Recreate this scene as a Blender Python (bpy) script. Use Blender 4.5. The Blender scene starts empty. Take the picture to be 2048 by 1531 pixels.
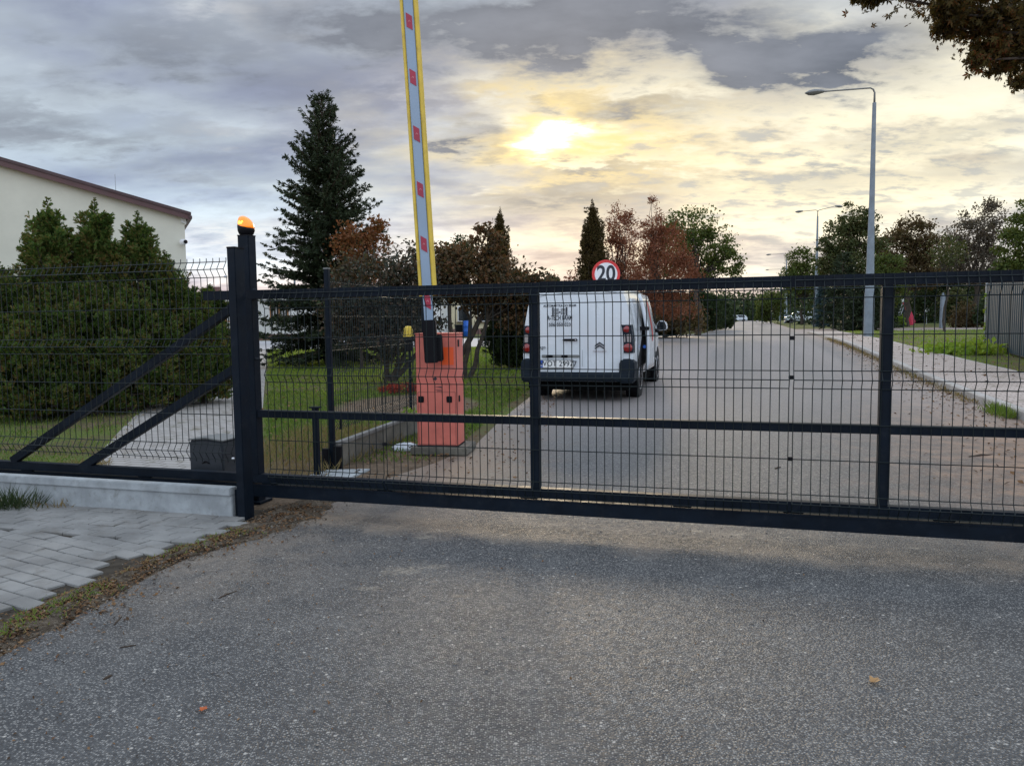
import bpy, math, random
import numpy as np
from mathutils import Vector, Matrix
R = math.radians
random.seed(7); rng = np.random.default_rng(11)
sc = bpy.context.scene; COL = sc.collection

# ------------------------------------------------------------------ camera, exposure, sun
F_PX, HOR, ROLL, CAM_H = 1540.0, 639.5, 0.0125, 1.3
PITCH = math.atan((765.5 - HOR) / F_PX)
_F = Vector((0, math.cos(PITCH), -math.sin(PITCH))); _U0 = Vector((0, math.sin(PITCH), math.cos(PITCH))); _R0 = Vector((1, 0, 0))
_U = _U0 * math.cos(ROLL) + _R0 * math.sin(ROLL); _R = _R0 * math.cos(ROLL) - _U0 * math.sin(ROLL)
cd = bpy.data.cameras.new('camera'); cam = bpy.data.objects.new('camera', cd); COL.objects.link(cam)
cd.sensor_width = 36; cd.lens = 36 * F_PX / 2048; cd.clip_start = .05; cd.clip_end = 3000
cam.matrix_world = Matrix(((_R.x, _U.x, -_F.x, 0), (_R.y, _U.y, -_F.y, 0), (_R.z, _U.z, -_F.z, CAM_H), (0, 0, 0, 1)))
sc.camera = cam
sc.view_settings.view_transform = 'Standard'; sc.view_settings.look = 'None'
sc.view_settings.exposure = 0.1; sc.view_settings.gamma = 1.0
sc.cycles.use_denoising = True; sc.cycles.max_bounces = 6; sc.cycles.transparent_max_bounces = 8
sc.cycles.sample_clamp_indirect = 6

def ray(x, y): return _F * F_PX + _R * (x - 1024) + _U * (765.5 - y)
def azel(x, y):
    d = ray(x, y); return math.atan2(d.x, d.y), math.atan2(d.z, math.hypot(d.x, d.y))
def at(x, y, Y):                       # the point of the sight line through a photo pixel at world depth Y
    d = ray(x, y); return Vector((0, 0, CAM_H)) + d * (Y / d.y)
def gz(y):                             # the terrain climbs gently away from the gate
    t = min(max((y - 9) / 21, 0), 1); return .3 * t * t * (3 - 2 * t)
def on(x, y, z): d = ray(x, y); return Vector((0, 0, CAM_H)) + d * ((z - CAM_H) / d.z)
def gt(x, y, dz=0):
    z = 0
    for _ in range(40): p = on(x, y, z + dz); z = gz(p.y)
    return p

SUN_AZ, SUN_EL = azel(1125, 285)
sl = bpy.data.lights.new('sun', 'SUN'); sun = bpy.data.objects.new('sun', sl); COL.objects.link(sun)
sl.energy = 1.3; sl.angle = R(12); sl.color = (1, .80, .55)
sun.rotation_euler = (R(90) - SUN_EL, 0, math.pi - SUN_AZ)

# ------------------------------------------------------------------ node helpers
class NT:
    def __init__(s, nt): s.nt = nt
    def new(s, t, **k):
        n = s.nt.nodes.new(t)
        for a, b in k.items(): setattr(n, a, b)
        return n
    def link(s, a, b): s.nt.links.new(a, b)
    def setin(s, sock, v):
        if isinstance(v, bpy.types.NodeSocket): s.link(v, sock)
        elif v is not None:
            if hasattr(sock.default_value, '__len__') and not hasattr(v, '__len__'): v = (v,) * len(sock.default_value)
            if hasattr(v, '__len__') and len(sock.default_value) == 4 and len(v) == 3: v = tuple(v) + (1,)
            sock.default_value = v
    def m(s, op, a, b=None, c=None, clamp=False):
        n = s.new('ShaderNodeMath', operation=op); n.use_clamp = clamp
        s.setin(n.inputs[0], a)
        if b is not None: s.setin(n.inputs[1], b)
        if c is not None: s.setin(n.inputs[2], c)
        return n.outputs[0]
    def mix(s, f, a, b, mode='MIX'):
        n = s.new('ShaderNodeMix', data_type='RGBA', blend_type=mode); n.clamp_result = False
        s.setin(n.inputs[0], f); s.setin(n.inputs[6], a); s.setin(n.inputs[7], b); return n.outputs[2]
    def ss(s, v, a, b, lo=0, hi=1):
        n = s.new('ShaderNodeMapRange', interpolation_type='SMOOTHSTEP')
        s.setin(n.inputs[0], v); s.setin(n.inputs[1], a); s.setin(n.inputs[2], b); s.setin(n.inputs[3], lo); s.setin(n.inputs[4], hi); return n.outputs[0]
    def noise(s, vec, scale, detail=4, rough=.55, dist=0, w=None):
        n = s.new('ShaderNodeTexNoise')
        if w is not None: n.noise_dimensions = '4D'; n.inputs['W'].default_value = w
        if vec is not None: s.link(vec, n.inputs['Vector'])
        n.inputs['Scale'].default_value = scale; n.inputs['Detail'].default_value = detail
        n.inputs['Roughness'].default_value = rough; n.inputs['Distortion'].default_value = dist
        return n.outputs[0]
    def xyz(s, v):
        n = s.new('ShaderNodeSeparateXYZ'); s.link(v, n.inputs[0]); return n.outputs
    def comb(s, x, y, z):
        n = s.new('ShaderNodeCombineXYZ'); s.setin(n.inputs[0], x); s.setin(n.inputs[1], y); s.setin(n.inputs[2], z); return n.outputs[0]
    def ramp(s, f, pts):
        n = s.new('ShaderNodeValToRGB'); s.link(f, n.inputs[0]); cr = n.color_ramp
        while len(cr.elements) < len(pts): cr.elements.new(.5)
        for e, (p, c) in zip(cr.elements, pts): e.position = p; e.color = tuple(c) + (1,)
        return n.outputs[0]
    def bump(s, h, strength=.3, dist=.01, normal=None):
        n = s.new('ShaderNodeBump'); s.link(h, n.inputs['Height']); n.inputs['Strength'].default_value = strength
        n.inputs['Distance'].default_value = dist
        if normal: s.link(normal, n.inputs['Normal'])
        return n.outputs[0]

# ------------------------------------------------------------------ sky: Nishita daylight behind a broken evening cloud deck
W = bpy.data.worlds.new('World'); sc.world = W; W.use_nodes = True
W.cycles.sampling_method = 'MANUAL'; W.cycles.sample_map_resolution = 512
nt = W.node_tree; nt.nodes.clear(); w = NT(nt)
gen = w.new('ShaderNodeTexCoord').outputs['Generated']
dx, dy, dz = w.xyz(gen)[:3]
az = w.m('ARCTAN2', dx, dy); el = w.m('ARCSINE', dz)
def gauss(a, e, sa, se, aa=None, ee=None):
    u = w.m('DIVIDE', w.m('SUBTRACT', aa or az, a), sa); v = w.m('DIVIDE', w.m('SUBTRACT', ee or el, e), se)
    q = w.m('ADD', w.m('MULTIPLY', u, u), w.m('MULTIPLY', v, v)); return w.m('EXPONENT', w.m('MULTIPLY', q, -1))
den = w.m('ADD', w.m('MAXIMUM', dz, 0), .20)
plane = w.comb(w.m('MULTIPLY', w.m('DIVIDE', dx, den), .62), w.m('DIVIDE', dy, den), 0)
n_big = w.noise(plane, 2.0, 4, .5, 0, w=3.1)
n_mid = w.noise(plane, 4.4, 7, .55, .1, w=8.4)
n_fine = w.noise(plane, 11.0, 8, .62, .15, w=1.3)
wa = w.m('ADD', az, w.m('MULTIPLY', w.m('SUBTRACT', n_mid, .5), .34))
we = w.m('ADD', el, w.m('ADD', w.m('MULTIPLY', w.m('SUBTRACT', n_fine, .5), .10), w.m('MULTIPLY', w.m('SUBTRACT', n_big, .5), .08)))
base = w.ramp(w.m('DIVIDE', el, .5, clamp=True), [(0, (1.0, .70, .58)), (.06, (.96, .78, .74)), (.14, (.72, .80, .92)), (.30, (.52, .63, .78)), (.55, (.50, .57, .68)), (1, (.60, .68, .78))])
warm = gauss(.40, .18, .34, .125, wa, we)
col = w.mix(w.m('MULTIPLY', warm, 1.1, clamp=True), base, (1.0, .90, .66))
hz = w.m('MULTIPLY', gauss(.12, .085, .26, .055), .7, clamp=True)
col = w.mix(hz, col, (1.0, .76, .56))
hr = w.m('MULTIPLY', gauss(.47, .03, .3, .07), .7, clamp=True)
col = w.mix(hr, col, (.74, .71, .66))
# veils everywhere: soft light and dark mottling
mm_ = w.m('ADD', w.m('MULTIPLY', n_big, .6), w.m('MULTIPLY', n_mid, .4))
mott = w.ss(mm_, .38, .62, .55, 1.33)
col = w.mix(1.0, col, w.comb(mott, mott, w.m('POWER', mott, .75)), 'MULTIPLY')
fm = w.ss(n_fine, .36, .66, .88, 1.13)
col = w.mix(1.0, col, w.comb(fm, fm, fm), 'MULTIPLY')
# glow of the hidden sun in the cloud round it
a, e = azel(1125, 282)
halo = w.m('MULTIPLY', gauss(a + .02, e + .006, .17, .085, wa, we), 1.15, clamp=True)
col = w.mix(w.m('MULTIPLY', halo, w.ss(n_mid, .36, .58, .40, 1.1), clamp=True), col, (1.05, .80, .32))
alto = w.m('MULTIPLY', gauss(.36, .19, .36, .11, wa, we), w.ss(n_fine, .50, .66), clamp=True)
col = w.mix(w.m('MULTIPLY', alto, .75), col, (1.0, .93, .70))
alto2 = w.m('MULTIPLY', gauss(.36, .17, .36, .11, wa, we), w.ss(n_fine, .49, .36), clamp=True)
col = w.mix(w.m('MULTIPLY', alto2, .8), col, (.46, .48, .49))
# bright openings
br = None
for (px, py, sa, se, k) in [(935, 172, .05, .016, .95), (1530, 55, .07, .03, .8), (1880, 100, .14, .05, 1.1), (1330, 165, .2, .022, .85), (1700, 230, .22, .035, .65), (470, 452, .10, .016, .6), (760, 185, .05, .016, .35), (1480, 435, .22, .014, .35), (1240, 325, .12, .010, .6), (1000, 225, .05, .012, .7), (560, 30, .09, .02, .5), (480, 262, .06, .012, .35), (945, 385, .012, .01, .8)]:
    a, e = azel(px, py); g = w.m('MULTIPLY', gauss(a, e, sa, se, wa, we), k)
    br = g if br is None else w.m('MAXIMUM', br, g)
brm = w.m('MULTIPLY', br, w.ss(n_fine, .36, .60, .15, 1.15), clamp=True)
col = w.mix(brm, col, w.mix(w.ss(az, -.15, .05), (.95, .93, .88), (1.1, 1.02, .78)))
# dark cloud bodies
dark = None
for (px, py, sa, se, k) in [(1170, 40, .24, .055, 1.7), (1620, 110, .13, .038, 1.9), (1470, 60, .09, .03, 1.3), (330, 110, .30, .06, .80), (780, 55, .16, .07, 1.1), (560, 190, .16, .025, .6), (925, 262, .040, .022, 1.5), (905, 120, .05, .02, .8), (1690, 60, .08, .02, 1.2), (1280, 212, .075, .018, .85), (120, 240, .25, .035, .75), (60, 60, .12, .03, .7), (350, 330, .2, .025, .55),
                            (650, 330, .25, .045, .35), (1120, 402, .10, .018, .75), (1180, 345, .08, .009, .7), (1800, 278, .06, .014, .5), (1720, 345, .3, .016, .4), (1090, 200, .03, .010, .6), (1010, 300, .03, .010, .5), (1880, 255, .12, .01, .45)]:
    a, e = azel(px, py); g = w.m('MULTIPLY', gauss(a, e, sa, se, wa, we), k)
    dark = g if dark is None else w.m('MAXIMUM', dark, g)
dm = w.m('MULTIPLY', dark, w.ss(w.m('ADD', w.m('MULTIPLY', n_mid, .6), w.m('MULTIPLY', n_fine, .4)), .38, .58, .15, 1.15), clamp=True)
ccol = w.mix(w.ss(n_mid, .3, .7), (.12, .14, .18), (.245, .27, .325))
col = w.mix(dm, col, ccol)
# the sun behind thin cloud
a, e = azel(1125, 282)
core = w.m('MULTIPLY', gauss(a, e, .030, .016, wa, we), 1.5, clamp=True)
col = w.mix(core, col, (3.2, 2.8, 1.6))
# overhead and behind the viewer the cloud deck is thin and bright
over = w.m('MAXIMUM', w.ss(el, .45, .95), w.ss(w.m('ABSOLUTE', az), .8, 1.7))
over = w.m('MULTIPLY', over, w.ss(el, -.02, .1))
col = w.mix(over, col, w.mix(w.ss(n_big, .35, .65), (.95, 1.15, 1.48), (1.30, 1.42, 1.55)))
sky = w.new('ShaderNodeTexSky', sky_type='NISHITA'); sky.sun_disc = False; sky.sun_elevation = SUN_EL; sky.sun_rotation = SUN_AZ
b1 = w.new('ShaderNodeBackground'); w.link(sky.outputs[0], b1.inputs[0]); b1.inputs[1].default_value = .06
b2 = w.new('ShaderNodeBackground'); w.link(col, b2.inputs[0]); b2.inputs[1].default_value = 1.0
mx = w.new('ShaderNodeMixShader'); mx.inputs[0].default_value = .93
w.link(b1.outputs[0], mx.inputs[1]); w.link(b2.outputs[0], mx.inputs[2])
w.link(mx.outputs[0], w.new('ShaderNodeOutputWorld').inputs[0])

# ------------------------------------------------------------------ materials
M = {}
def mat(name, color=(.5, .5, .5), rough=.6, metal=0, var=.12, vscale=6, bump=0, bscale=60, spec=.5, coat=0, emit=None, estr=0, trans=0, dirt=None):
    m = bpy.data.materials.new(name); m.use_nodes = True; t = NT(m.node_tree); t.nt.nodes.clear()
    p = t.new('ShaderNodeBsdfPrincipled'); o = t.new('ShaderNodeOutputMaterial'); t.link(p.outputs[0], o.inputs[0])
    tc = t.new('ShaderNodeTexCoord').outputs['Object']
    n = t.noise(tc, vscale, 5, .6)
    c2 = tuple(min(1, c * (1 + var)) for c in color); c1 = tuple(c * (1 - var) for c in color)
    c = t.mix(t.ss(n, .3, .7), c1, c2)
    if dirt:
        c = t.mix(t.m('MULTIPLY', t.ss(t.noise(tc, vscale * 2.7, 6, .7), .5, .75), dirt[1]), c, dirt[0])
    t.link(c, p.inputs['Base Color'])
    r = t.ss(t.noise(tc, vscale * 2, 4), .3, .7, max(0, rough - .06), min(1, rough + .08)); t.link(r, p.inputs['Roughness'])
    p.inputs['Metallic'].default_value = metal; p.inputs['Specular IOR Level'].default_value = spec
    p.inputs['Coat Weight'].default_value = coat; p.inputs['Transmission Weight'].default_value = trans
    if emit: p.inputs['Emission Color'].default_value = tuple(emit) + (1,); p.inputs['Emission Strength'].default_value = estr
    if bump: t.link(t.bump(t.noise(tc, bscale, 4), bump, .004), p.inputs['Normal'])
    M[name] = m; return m
mat('gate_paint', (.0045, .0085, .015), .5, 0, .25, 5, .05, 90, .12, 0, dirt=((.04, .042, .045), .22))
mat('wire_paint', (.006, .011, .012), .45, 0, .1, spec=.25)
mat('wire_bright', (.12, .12, .11), .3, .5, .1)
mat('concrete', (.30, .32, .33), .85, 0, .22, 5, .35, 70, dirt=((.14, .14, .12), .6))
mat('concrete_dark', (.12, .11, .09), .9, 0, .35, 6, .4, 60, dirt=((.05, .05, .03), .6))
mat('pole_concrete', (.20, .235, .27), .85, 0, .15, 3, .2, 50, dirt=((.22, .22, .22), .5))
mat('lamp_grey', (.16, .165, .16), .5)
mat('orange_paint', (.60, .155, .115), .5, 0, .12, 3, .04, 60, dirt=((.36, .085, .06), .45))
mat('orange_fresh', (.80, .10, .02), .4, 0, .05)
mat('black_plastic', (.005, .005, .007), .55, spec=.15)
mat('dark_plastic', (.025, .03, .038), .5, var=.15)
mat('yellow_rubber', (.66, .47, .06), .55, 0, .15, 3, .05, 40, dirt=((.40, .28, .06), .6))
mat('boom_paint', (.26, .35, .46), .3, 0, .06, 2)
mat('reflector_red', (.34, .015, .045), .35)
mat('reflector_mark', (.7, .35, .38), .4)
mat('yellow_lens', (.80, .55, .02), .3, coat=.3)
mat('amber_lens', (.9, .28, .01), .15, emit=(1, .20, .005), estr=.55, coat=.5, spec=.4)
mat('lamp_glow', (1, .6, .1), .3, emit=(1, .62, .05), estr=3.5)
mat('white_paint', (.64, .68, .72), .22, 0, .02, 2, 0, 60, .5, .6, dirt=((.55, .56, .55), .12))
mat('silver', (.5, .5, .52), .3, .8)
mat('bumper', (.010, .016, .024), .6, 0, .15, spec=.15)
mat('shade_black', (.004, .004, .004), .9, spec=.03)
mat('tyre', (.012, .012, .012), .8, 0, .3, 20, .3, 90)
mat('glass_dark', (.015, .018, .022), .06, 0, .1, spec=.7)
mat('lamp_red', (.22, .008, .008), .15, coat=.6)
mat('lamp_clear', (.30, .28, .28), .15, coat=.5)
mat('ink', (.015, .02, .03), .5, var=.05)
mat('ink_grey', (.25, .28, .30), .5, var=.05)
mat('plate_white', (.8, .8, .78), .4, var=.03)
mat('plate_blue', (.02, .08, .40), .4)
mat('sign_white', (.75, .76, .78), .4, var=.03)
mat('sign_red', (.60, .03, .03), .4, var=.05)
mat('galv', (.34, .36, .38), .45, .6, .1, 8)
mat('plaster', (.60, .585, .50), .9, 0, .05, 1.2, .1, 40)
mat('plaster_white', (.62, .62, .60), .9, 0, .05, 1.2)
mat('plaster_yellow', (.66, .58, .40), .9, 0, .06, 1.2)
mat('trim_brown', (.085, .035, .035), .45, 0, .12, 2)
mat('trim_brown2', (.05, .022, .024), .45, 0, .12, 2)
mat('plinth', (.20, .11, .10), .85)
mat('frame_wood', (.30, .13, .04), .6)
mat('white_plastic', (.7, .7, .7), .4)
mat('blue_plastic', (.02, .13, .55), .4)
mat('red_plastic', (.60, .03, .08), .4)
mat('bark', (.055, .042, .032), .9, 0, .4, 12, .6, 40)
mat('bark_grey', (.12, .11, .10), .9, 0, .4, 12, .6, 40)
mat('twig', (.05, .032, .02), .9, 0, .3, 20)
mat('corrugated', (.028, .050, .066), .5, .1, .06, 1, 0, 60)
mat('stone', (.20, .17, .14), .9, 0, .4, 8, .4, 60)
mat('slab_grey', (.17, .165, .155), .9, 0, .3, 6, .3, 60, dirt=((.06, .05, .035), .6))
mat('joint', (.05, .042, .033), .95, 0, .3, 20, spec=.1)
mat('bag_white', (.52, .56, .60), .45, 0, .05, 10, .4, 25)

def foliage(name, cols, rough=.55, sss=.25, clump=.8):
    m = bpy.data.materials.new(name); m.use_nodes = True; t = NT(m.node_tree); t.nt.nodes.clear()
    p = t.new('ShaderNodeBsdfPrincipled'); o = t.new('ShaderNodeOutputMaterial')
    tr = t.new('ShaderNodeBsdfTranslucent'); mxs = t.new('ShaderNodeMixShader'); mxs.inputs[0].default_value = sss
    rnd = t.new('ShaderNodeNewGeometry').outputs['Random Per Island']
    tc = t.new('ShaderNodeTexCoord').outputs['Object']
    n = t.noise(tc, clump, 3, .6)
    f = t.m('ADD', t.m('MULTIPLY', rnd, .6), t.m('MULTIPLY', t.m('SUBTRACT', n, .3), 1.0), clamp=True)
    k = len(cols); c = t.ramp(f, [(i / (k - 1) if k > 1 else 0, cc) for i, cc in enumerate(cols)])
    t.link(c, p.inputs['Base Color']); t.link(t.mix(1.0, c, (1.5, 1.4, .8), 'MULTIPLY'), tr.inputs[0])
    p.inputs['Roughness'].default_value = rough; p.inputs['Specular IOR Level'].default_value = .12
    t.link(p.outputs[0], mxs.inputs[1]); t.link(tr.outputs[0], mxs.inputs[2]); t.link(mxs.outputs[0], o.inputs[0])
    M[name] = m; return m
foliage('f_thuja', [(.020, .032, .014), (.045, .085, .022), (.085, .145, .035), (.15, .12, .045), (.17, .085, .035)], clump=2.6, sss=.35)
foliage('f_spruce', [(.016, .024, .013), (.030, .044, .022), (.052, .065, .030)], sss=.08)
foliage('f_bluespruce', [(.03, .055, .06), (.06, .10, .11)], sss=.08)
foliage('f_purple', [(.026, .030, .026), (.045, .055, .042), (.09, .055, .035), (.05, .08, .035)], sss=.2)
foliage('f_orange', [(.10, .045, .02), (.20, .075, .03), (.09, .08, .03)], sss=.3)
foliage('f_magnolia', [(.035, .04, .024), (.06, .052, .03), (.14, .07, .035), (.06, .09, .035)], sss=.25)
foliage('f_darkgreen', [(.016, .028, .014), (.035, .055, .022), (.06, .07, .028)], sss=.2)
foliage('f_cypress', [(.05, .032, .014), (.075, .05, .018), (.05, .055, .02)], sss=.15)
foliage('f_redbrown', [(.11, .042, .025), (.19, .07, .04), (.25, .11, .06)], sss=.25)
foliage('f_green', [(.04, .065, .018), (.075, .10, .025), (.11, .12, .03)], sss=.3)
foliage('f_oak', [(.04, .055, .022), (.065, .08, .028), (.10, .08, .035)], sss=.25)
foliage('f_brown', [(.06, .045, .024), (.10, .065, .032), (.065, .075, .028)], sss=.25)
foliage('f_grey', [(.07, .065, .05), (.10, .085, .065), (.09, .06, .045)], sss=.25)
foliage('f_red', [(.25, .02, .015), (.35, .05, .03), (.15, .03, .02)], sss=.2)
foliage('f_lime', [(.12, .22, .03), (.20, .30, .04), (.26, .30, .05)], sss=.35)
foliage('f_maple', [(.020, .016, .010), (.045, .034, .014), (.09, .07, .02), (.16, .03, .015)], sss=.3, clump=1.2)
foliage('f_grass', [(.045, .085, .018), (.085, .15, .025), (.15, .21, .04), (.17, .15, .06)], sss=.3, clump=.6)
foliage('f_brightgrass', [(.08, .13, .025), (.14, .22, .03), (.21, .29, .045), (.22, .20, .07)], sss=.4, clump=.5)
foliage('f_drygrass', [(.16, .12, .06), (.24, .18, .09), (.09, .11, .04)], sss=.3)
foliage('f_litter', [(.05, .030, .018), (.13, .065, .032), (.22, .13, .065), (.05, .032, .02), (.10, .05, .03)], sss=.05, rough=.8, clump=3)
foliage('f_leafdry', [(.35, .20, .09), (.40, .24, .11)], sss=.1)
foliage('f_leafred', [(.45, .10, .03), (.50, .14, .05)], sss=.1)

def asphalt():
    m = bpy.data.materials.new('asphalt'); m.use_nodes = True; t = NT(m.node_tree); t.nt.nodes.clear()
    p = t.new('ShaderNodeBsdfPrincipled'); o = t.new('ShaderNodeOutputMaterial'); t.link(p.outputs[0], o.inputs[0])
    tc = t.new('ShaderNodeTexCoord').outputs['Object']; X, Y, Z = t.xyz(tc)[:3]
    v = t.new('ShaderNodeTexVoronoi'); t.link(tc, v.inputs['Vector']); v.inputs['Scale'].default_value = 135; v.inputs['Randomness'].default_value = 1
    cell = t.xyz(v.outputs['Color'])[0]; dist = v.outputs['Distance']
    v2 = t.new('ShaderNodeTexVoronoi'); t.link(tc, v2.inputs['Vector']); v2.inputs['Scale'].default_value = 52
    cell2 = t.xyz(v2.outputs['Color'])[1]
    big = t.noise(tc, .45, 5, .6); med = t.noise(tc, 3.5, 6, .65); fine = t.noise(tc, 26, 5, .65)
    base = t.mix(t.ss(big, .3, .7), (.040, .041, .043), (.064, .064, .065))
    base = t.mix(t.m('MULTIPLY', t.ss(med, .35, .7), .5), base, (.105, .105, .104))
    st = t.m('MULTIPLY', t.ss(cell, .42, .85), t.ss(dist, .60, .25))
    base = t.mix(t.m('MULTIPLY', st, .8), base, (.34, .325, .30))
    dk = t.m('MULTIPLY', t.ss(cell, .45, .05), .55); base = t.mix(dk, base, (.025, .025, .027))
    st2 = t.m('MULTIPLY', t.ss(cell2, .95, .99), t.ss(v2.outputs['Distance'], .42, .2)); base = t.mix(t.m('MULTIPLY', st2, .8), base, (.50, .47, .42))
    # sand and dust swept along the gate line
    gd = t.m('ADD', t.m('MULTIPLY', t.m('ADD', X, 1.844), .2817), t.m('MULTIPLY', t.m('SUBTRACT', Y, 5.311), .9595))
    band = t.m('MULTIPLY', t.ss(t.m('ADD', gd, t.m('MULTIPLY', t.m('SUBTRACT', med, .5), .35)), -.52, -.22), t.ss(gd, .55, .05))
    leftness = t.ss(X, .6, -1.6)
    sand = t.m('MULTIPLY', band, t.m('ADD', t.ss(med, .40, .66, .05, .60), t.m('MULTIPLY', leftness, .45)), clamp=True)
    l2 = t.m('MULTIPLY', t.ss(X, -.2, -1.9), t.m('MULTIPLY', t.ss(Y, 2.6, 4.6), t.ss(Y, 7.5, 6.2)))
    sand = t.m('MAXIMUM', sand, t.m('MULTIPLY', l2, t.ss(med, .3, .6, .15, .75)))
    base = t.mix(t.m('MULTIPLY', sand, t.ss(fine, .3, .65, .55, 1)), base, t.mix(big, (.21, .16, .12), (.28, .23, .175)))
    # scattered dust spots
    sp = t.m('MULTIPLY', t.ss(t.noise(tc, 1.9, 5, .55, .3), .66, .74), t.ss(Y, 5, 3)); base = t.mix(t.m('MULTIPLY', sp, .5), base, (.33, .26, .17))
    for (px, py, rx, ry, kk) in ((1470, 1069, .075, .05, .95), (1397, 1062, .035, .03, .7), (1570, 1075, .045, .02, .7), (850, 1075, .06, .04, .6), (812, 1142, .12, .06, .5), (860, 1135, .08, .04, .4), (735, 1178, .06, .03, .35), (1830, 1097, .03, .02, .6)):
        q_ = on(px, py, 0); ex = t.m('DIVIDE', t.m('SUBTRACT', X, q_.x), rx); ey = t.m('DIVIDE', t.m('SUBTRACT', Y, q_.y), ry)
        dd_ = t.m('ADD', t.m('ADD', t.m('MULTIPLY', ex, ex), t.m('MULTIPLY', ey, ey)), t.m('MULTIPLY', t.m('ADD', t.m('SUBTRACT', fine, .5), t.m('SUBTRACT', med, .5)), 5.0))
        base = t.mix(t.m('MULTIPLY', t.m('MULTIPLY', t.ss(dd_, 1.8, -.6), t.ss(cell, .1, .6, .35, 1)), kk), base, (.36, .31, .24))
    # dirt and leaves' dust along the kerb on the right and the verge on the left, beyond the gate
    kd = t.m('SUBTRACT', X, t.m('ADD', t.m('MULTIPLY', Y, .312), 3.3))
    wid = t.ss(Y, 6, 22, -3.0, -1.0)
    kerbd = t.m('MULTIPLY', t.ss(t.m('ADD', kd, t.m('MULTIPLY', t.m('SUBTRACT', med, .5), 2.2)), wid, -.05), t.ss(Y, 3.5, 6))
    base = t.mix(t.m('MULTIPLY', kerbd, t.ss(fine, .3, .7, .60, 1)), base, t.mix(t.ss(med, .35, .65), (.16, .085, .045), (.36, .205, .115)))
    ld = t.m('SUBTRACT', X, t.m('MULTIPLY', t.m('SUBTRACT', Y, 10.5), .09))
    leftd = t.m('MULTIPLY', t.ss(t.m('ADD', ld, t.m('MULTIPLY', t.m('SUBTRACT', med, .5), 1.4)), 1.0, -.3), t.m('MULTIPLY', t.ss(Y, 5, 6.5), t.ss(Y, 17, 12)))
    base = t.mix(t.m('MULTIPLY', leftd, t.ss(fine, .3, .7, .4, .9)), base, t.mix(med, (.22, .15, .10), (.32, .24, .17)))
    # long worn patches far up the road, paler to carry the sun's sheen
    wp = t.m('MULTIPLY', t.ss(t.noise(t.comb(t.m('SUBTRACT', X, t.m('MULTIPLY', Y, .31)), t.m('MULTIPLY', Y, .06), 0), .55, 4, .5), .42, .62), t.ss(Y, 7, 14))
    base = t.mix(t.m('MULTIPLY', t.ss(Y, 5.4, 13), t.ss(fine, .3, .7, .35, .75)), base, (.25, .225, .215))  # sun's glossy reflection painted in as a paler tone beyond the gate
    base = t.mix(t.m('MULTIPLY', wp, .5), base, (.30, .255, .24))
    t.link(base, p.inputs['Base Color'])
    t.link(t.ss(fine, .3, .7, .42, .66), p.inputs['Roughness']); p.inputs['Specular IOR Level'].default_value = .42
    h = t.m('ADD', t.m('MULTIPLY', dist, -1.0), t.m('MULTIPLY', fine, .8))
    t.link(t.bump(h, .8, .005), p.inputs['Normal']); M['asphalt'] = m
asphalt()
def ground_mat():
    m = bpy.data.materials.new('ground'); m.use_nodes = True; t = NT(m.node_tree); t.nt.nodes.clear()
    p = t.new('ShaderNodeBsdfPrincipled'); o = t.new('ShaderNodeOutputMaterial'); t.link(p.outputs[0], o.inputs[0])
    tc = t.new('ShaderNodeTexCoord').outputs['Object']; X, Y, Z = t.xyz(tc)[:3]
    a = t.noise(tc, .8, 5, .6); b = t.noise(tc, 7, 6, .7); c = t.noise(tc, 40, 4, .7)
    g = t.mix(t.ss(b, .3, .7), (.045, .07, .018), (.10, .14, .030)); g = t.mix(t.ss(c, .35, .7), g, (.16, .19, .055))
    g = t.mix(t.m('MULTIPLY', t.ss(a, .42, .58), .85), g, (.12, .095, .055))
    s = t.mix(t.ss(b, .3, .7), (.085, .060, .042), (.20, .145, .10)); s = t.mix(t.m('MULTIPLY', t.ss(c, .4, .7), .5), s, (.27, .21, .15))
    near = t.m('MULTIPLY', t.ss(t.m('ADD', Y, t.m('MULTIPLY', t.m('SUBTRACT', b, .5), 3)), 9.5, 7.2), t.ss(X, -2.9, -1.9))
    bare = t.m('MAXIMUM', near, t.m('MULTIPLY', t.ss(a, .58, .66), .65))
    cx = t.m('SUBTRACT', X, -1.6); cy = t.m('SUBTRACT', Y, 11.6)
    bed = t.ss(t.m('ADD', t.m('ADD', t.m('MULTIPLY', cx, cx), t.m('MULTIPLY', t.m('MULTIPLY', cy, cy), .45)), t.m('MULTIPLY', b, .8)), 1.9, 1.2)
    bare = t.m('MAXIMUM', bare, bed)
    t.link(t.mix(bare, g, s), p.inputs['Base Color']); p.inputs['Roughness'].default_value = .95; p.inputs['Specular IOR Level'].default_value = .1
    t.link(t.bump(t.m('ADD', b, t.m('MULTIPLY', c, .5)), .9, .05), p.inputs['Normal']); M['ground'] = m
ground_mat()
def soil_mat():
    m = bpy.data.materials.new('soil'); m.use_nodes = True; t = NT(m.node_tree); t.nt.nodes.clear()
    p = t.new('ShaderNodeBsdfPrincipled'); o = t.new('ShaderNodeOutputMaterial'); t.link(p.outputs[0], o.inputs[0])
    tc = t.new('ShaderNodeTexCoord').outputs['Object']
    b = t.noise(tc, 9, 6, .7); c = t.noise(tc, 60, 4, .7)
    s = t.mix(t.ss(b, .3, .7), (.045, .034, .025), (.125, .098, .072)); s = t.mix(t.m('MULTIPLY', t.ss(c, .45, .7), .6), s, (.26, .22, .17))
    t.link(s, p.inputs['Base Color']); p.inputs['Roughness'].default_value = .95; p.inputs['Specular IOR Level'].default_value = .1
    t.link(t.bump(t.m('ADD', b, c), .9, .02), p.inputs['Normal']); M['soil'] = m
soil_mat()
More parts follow.
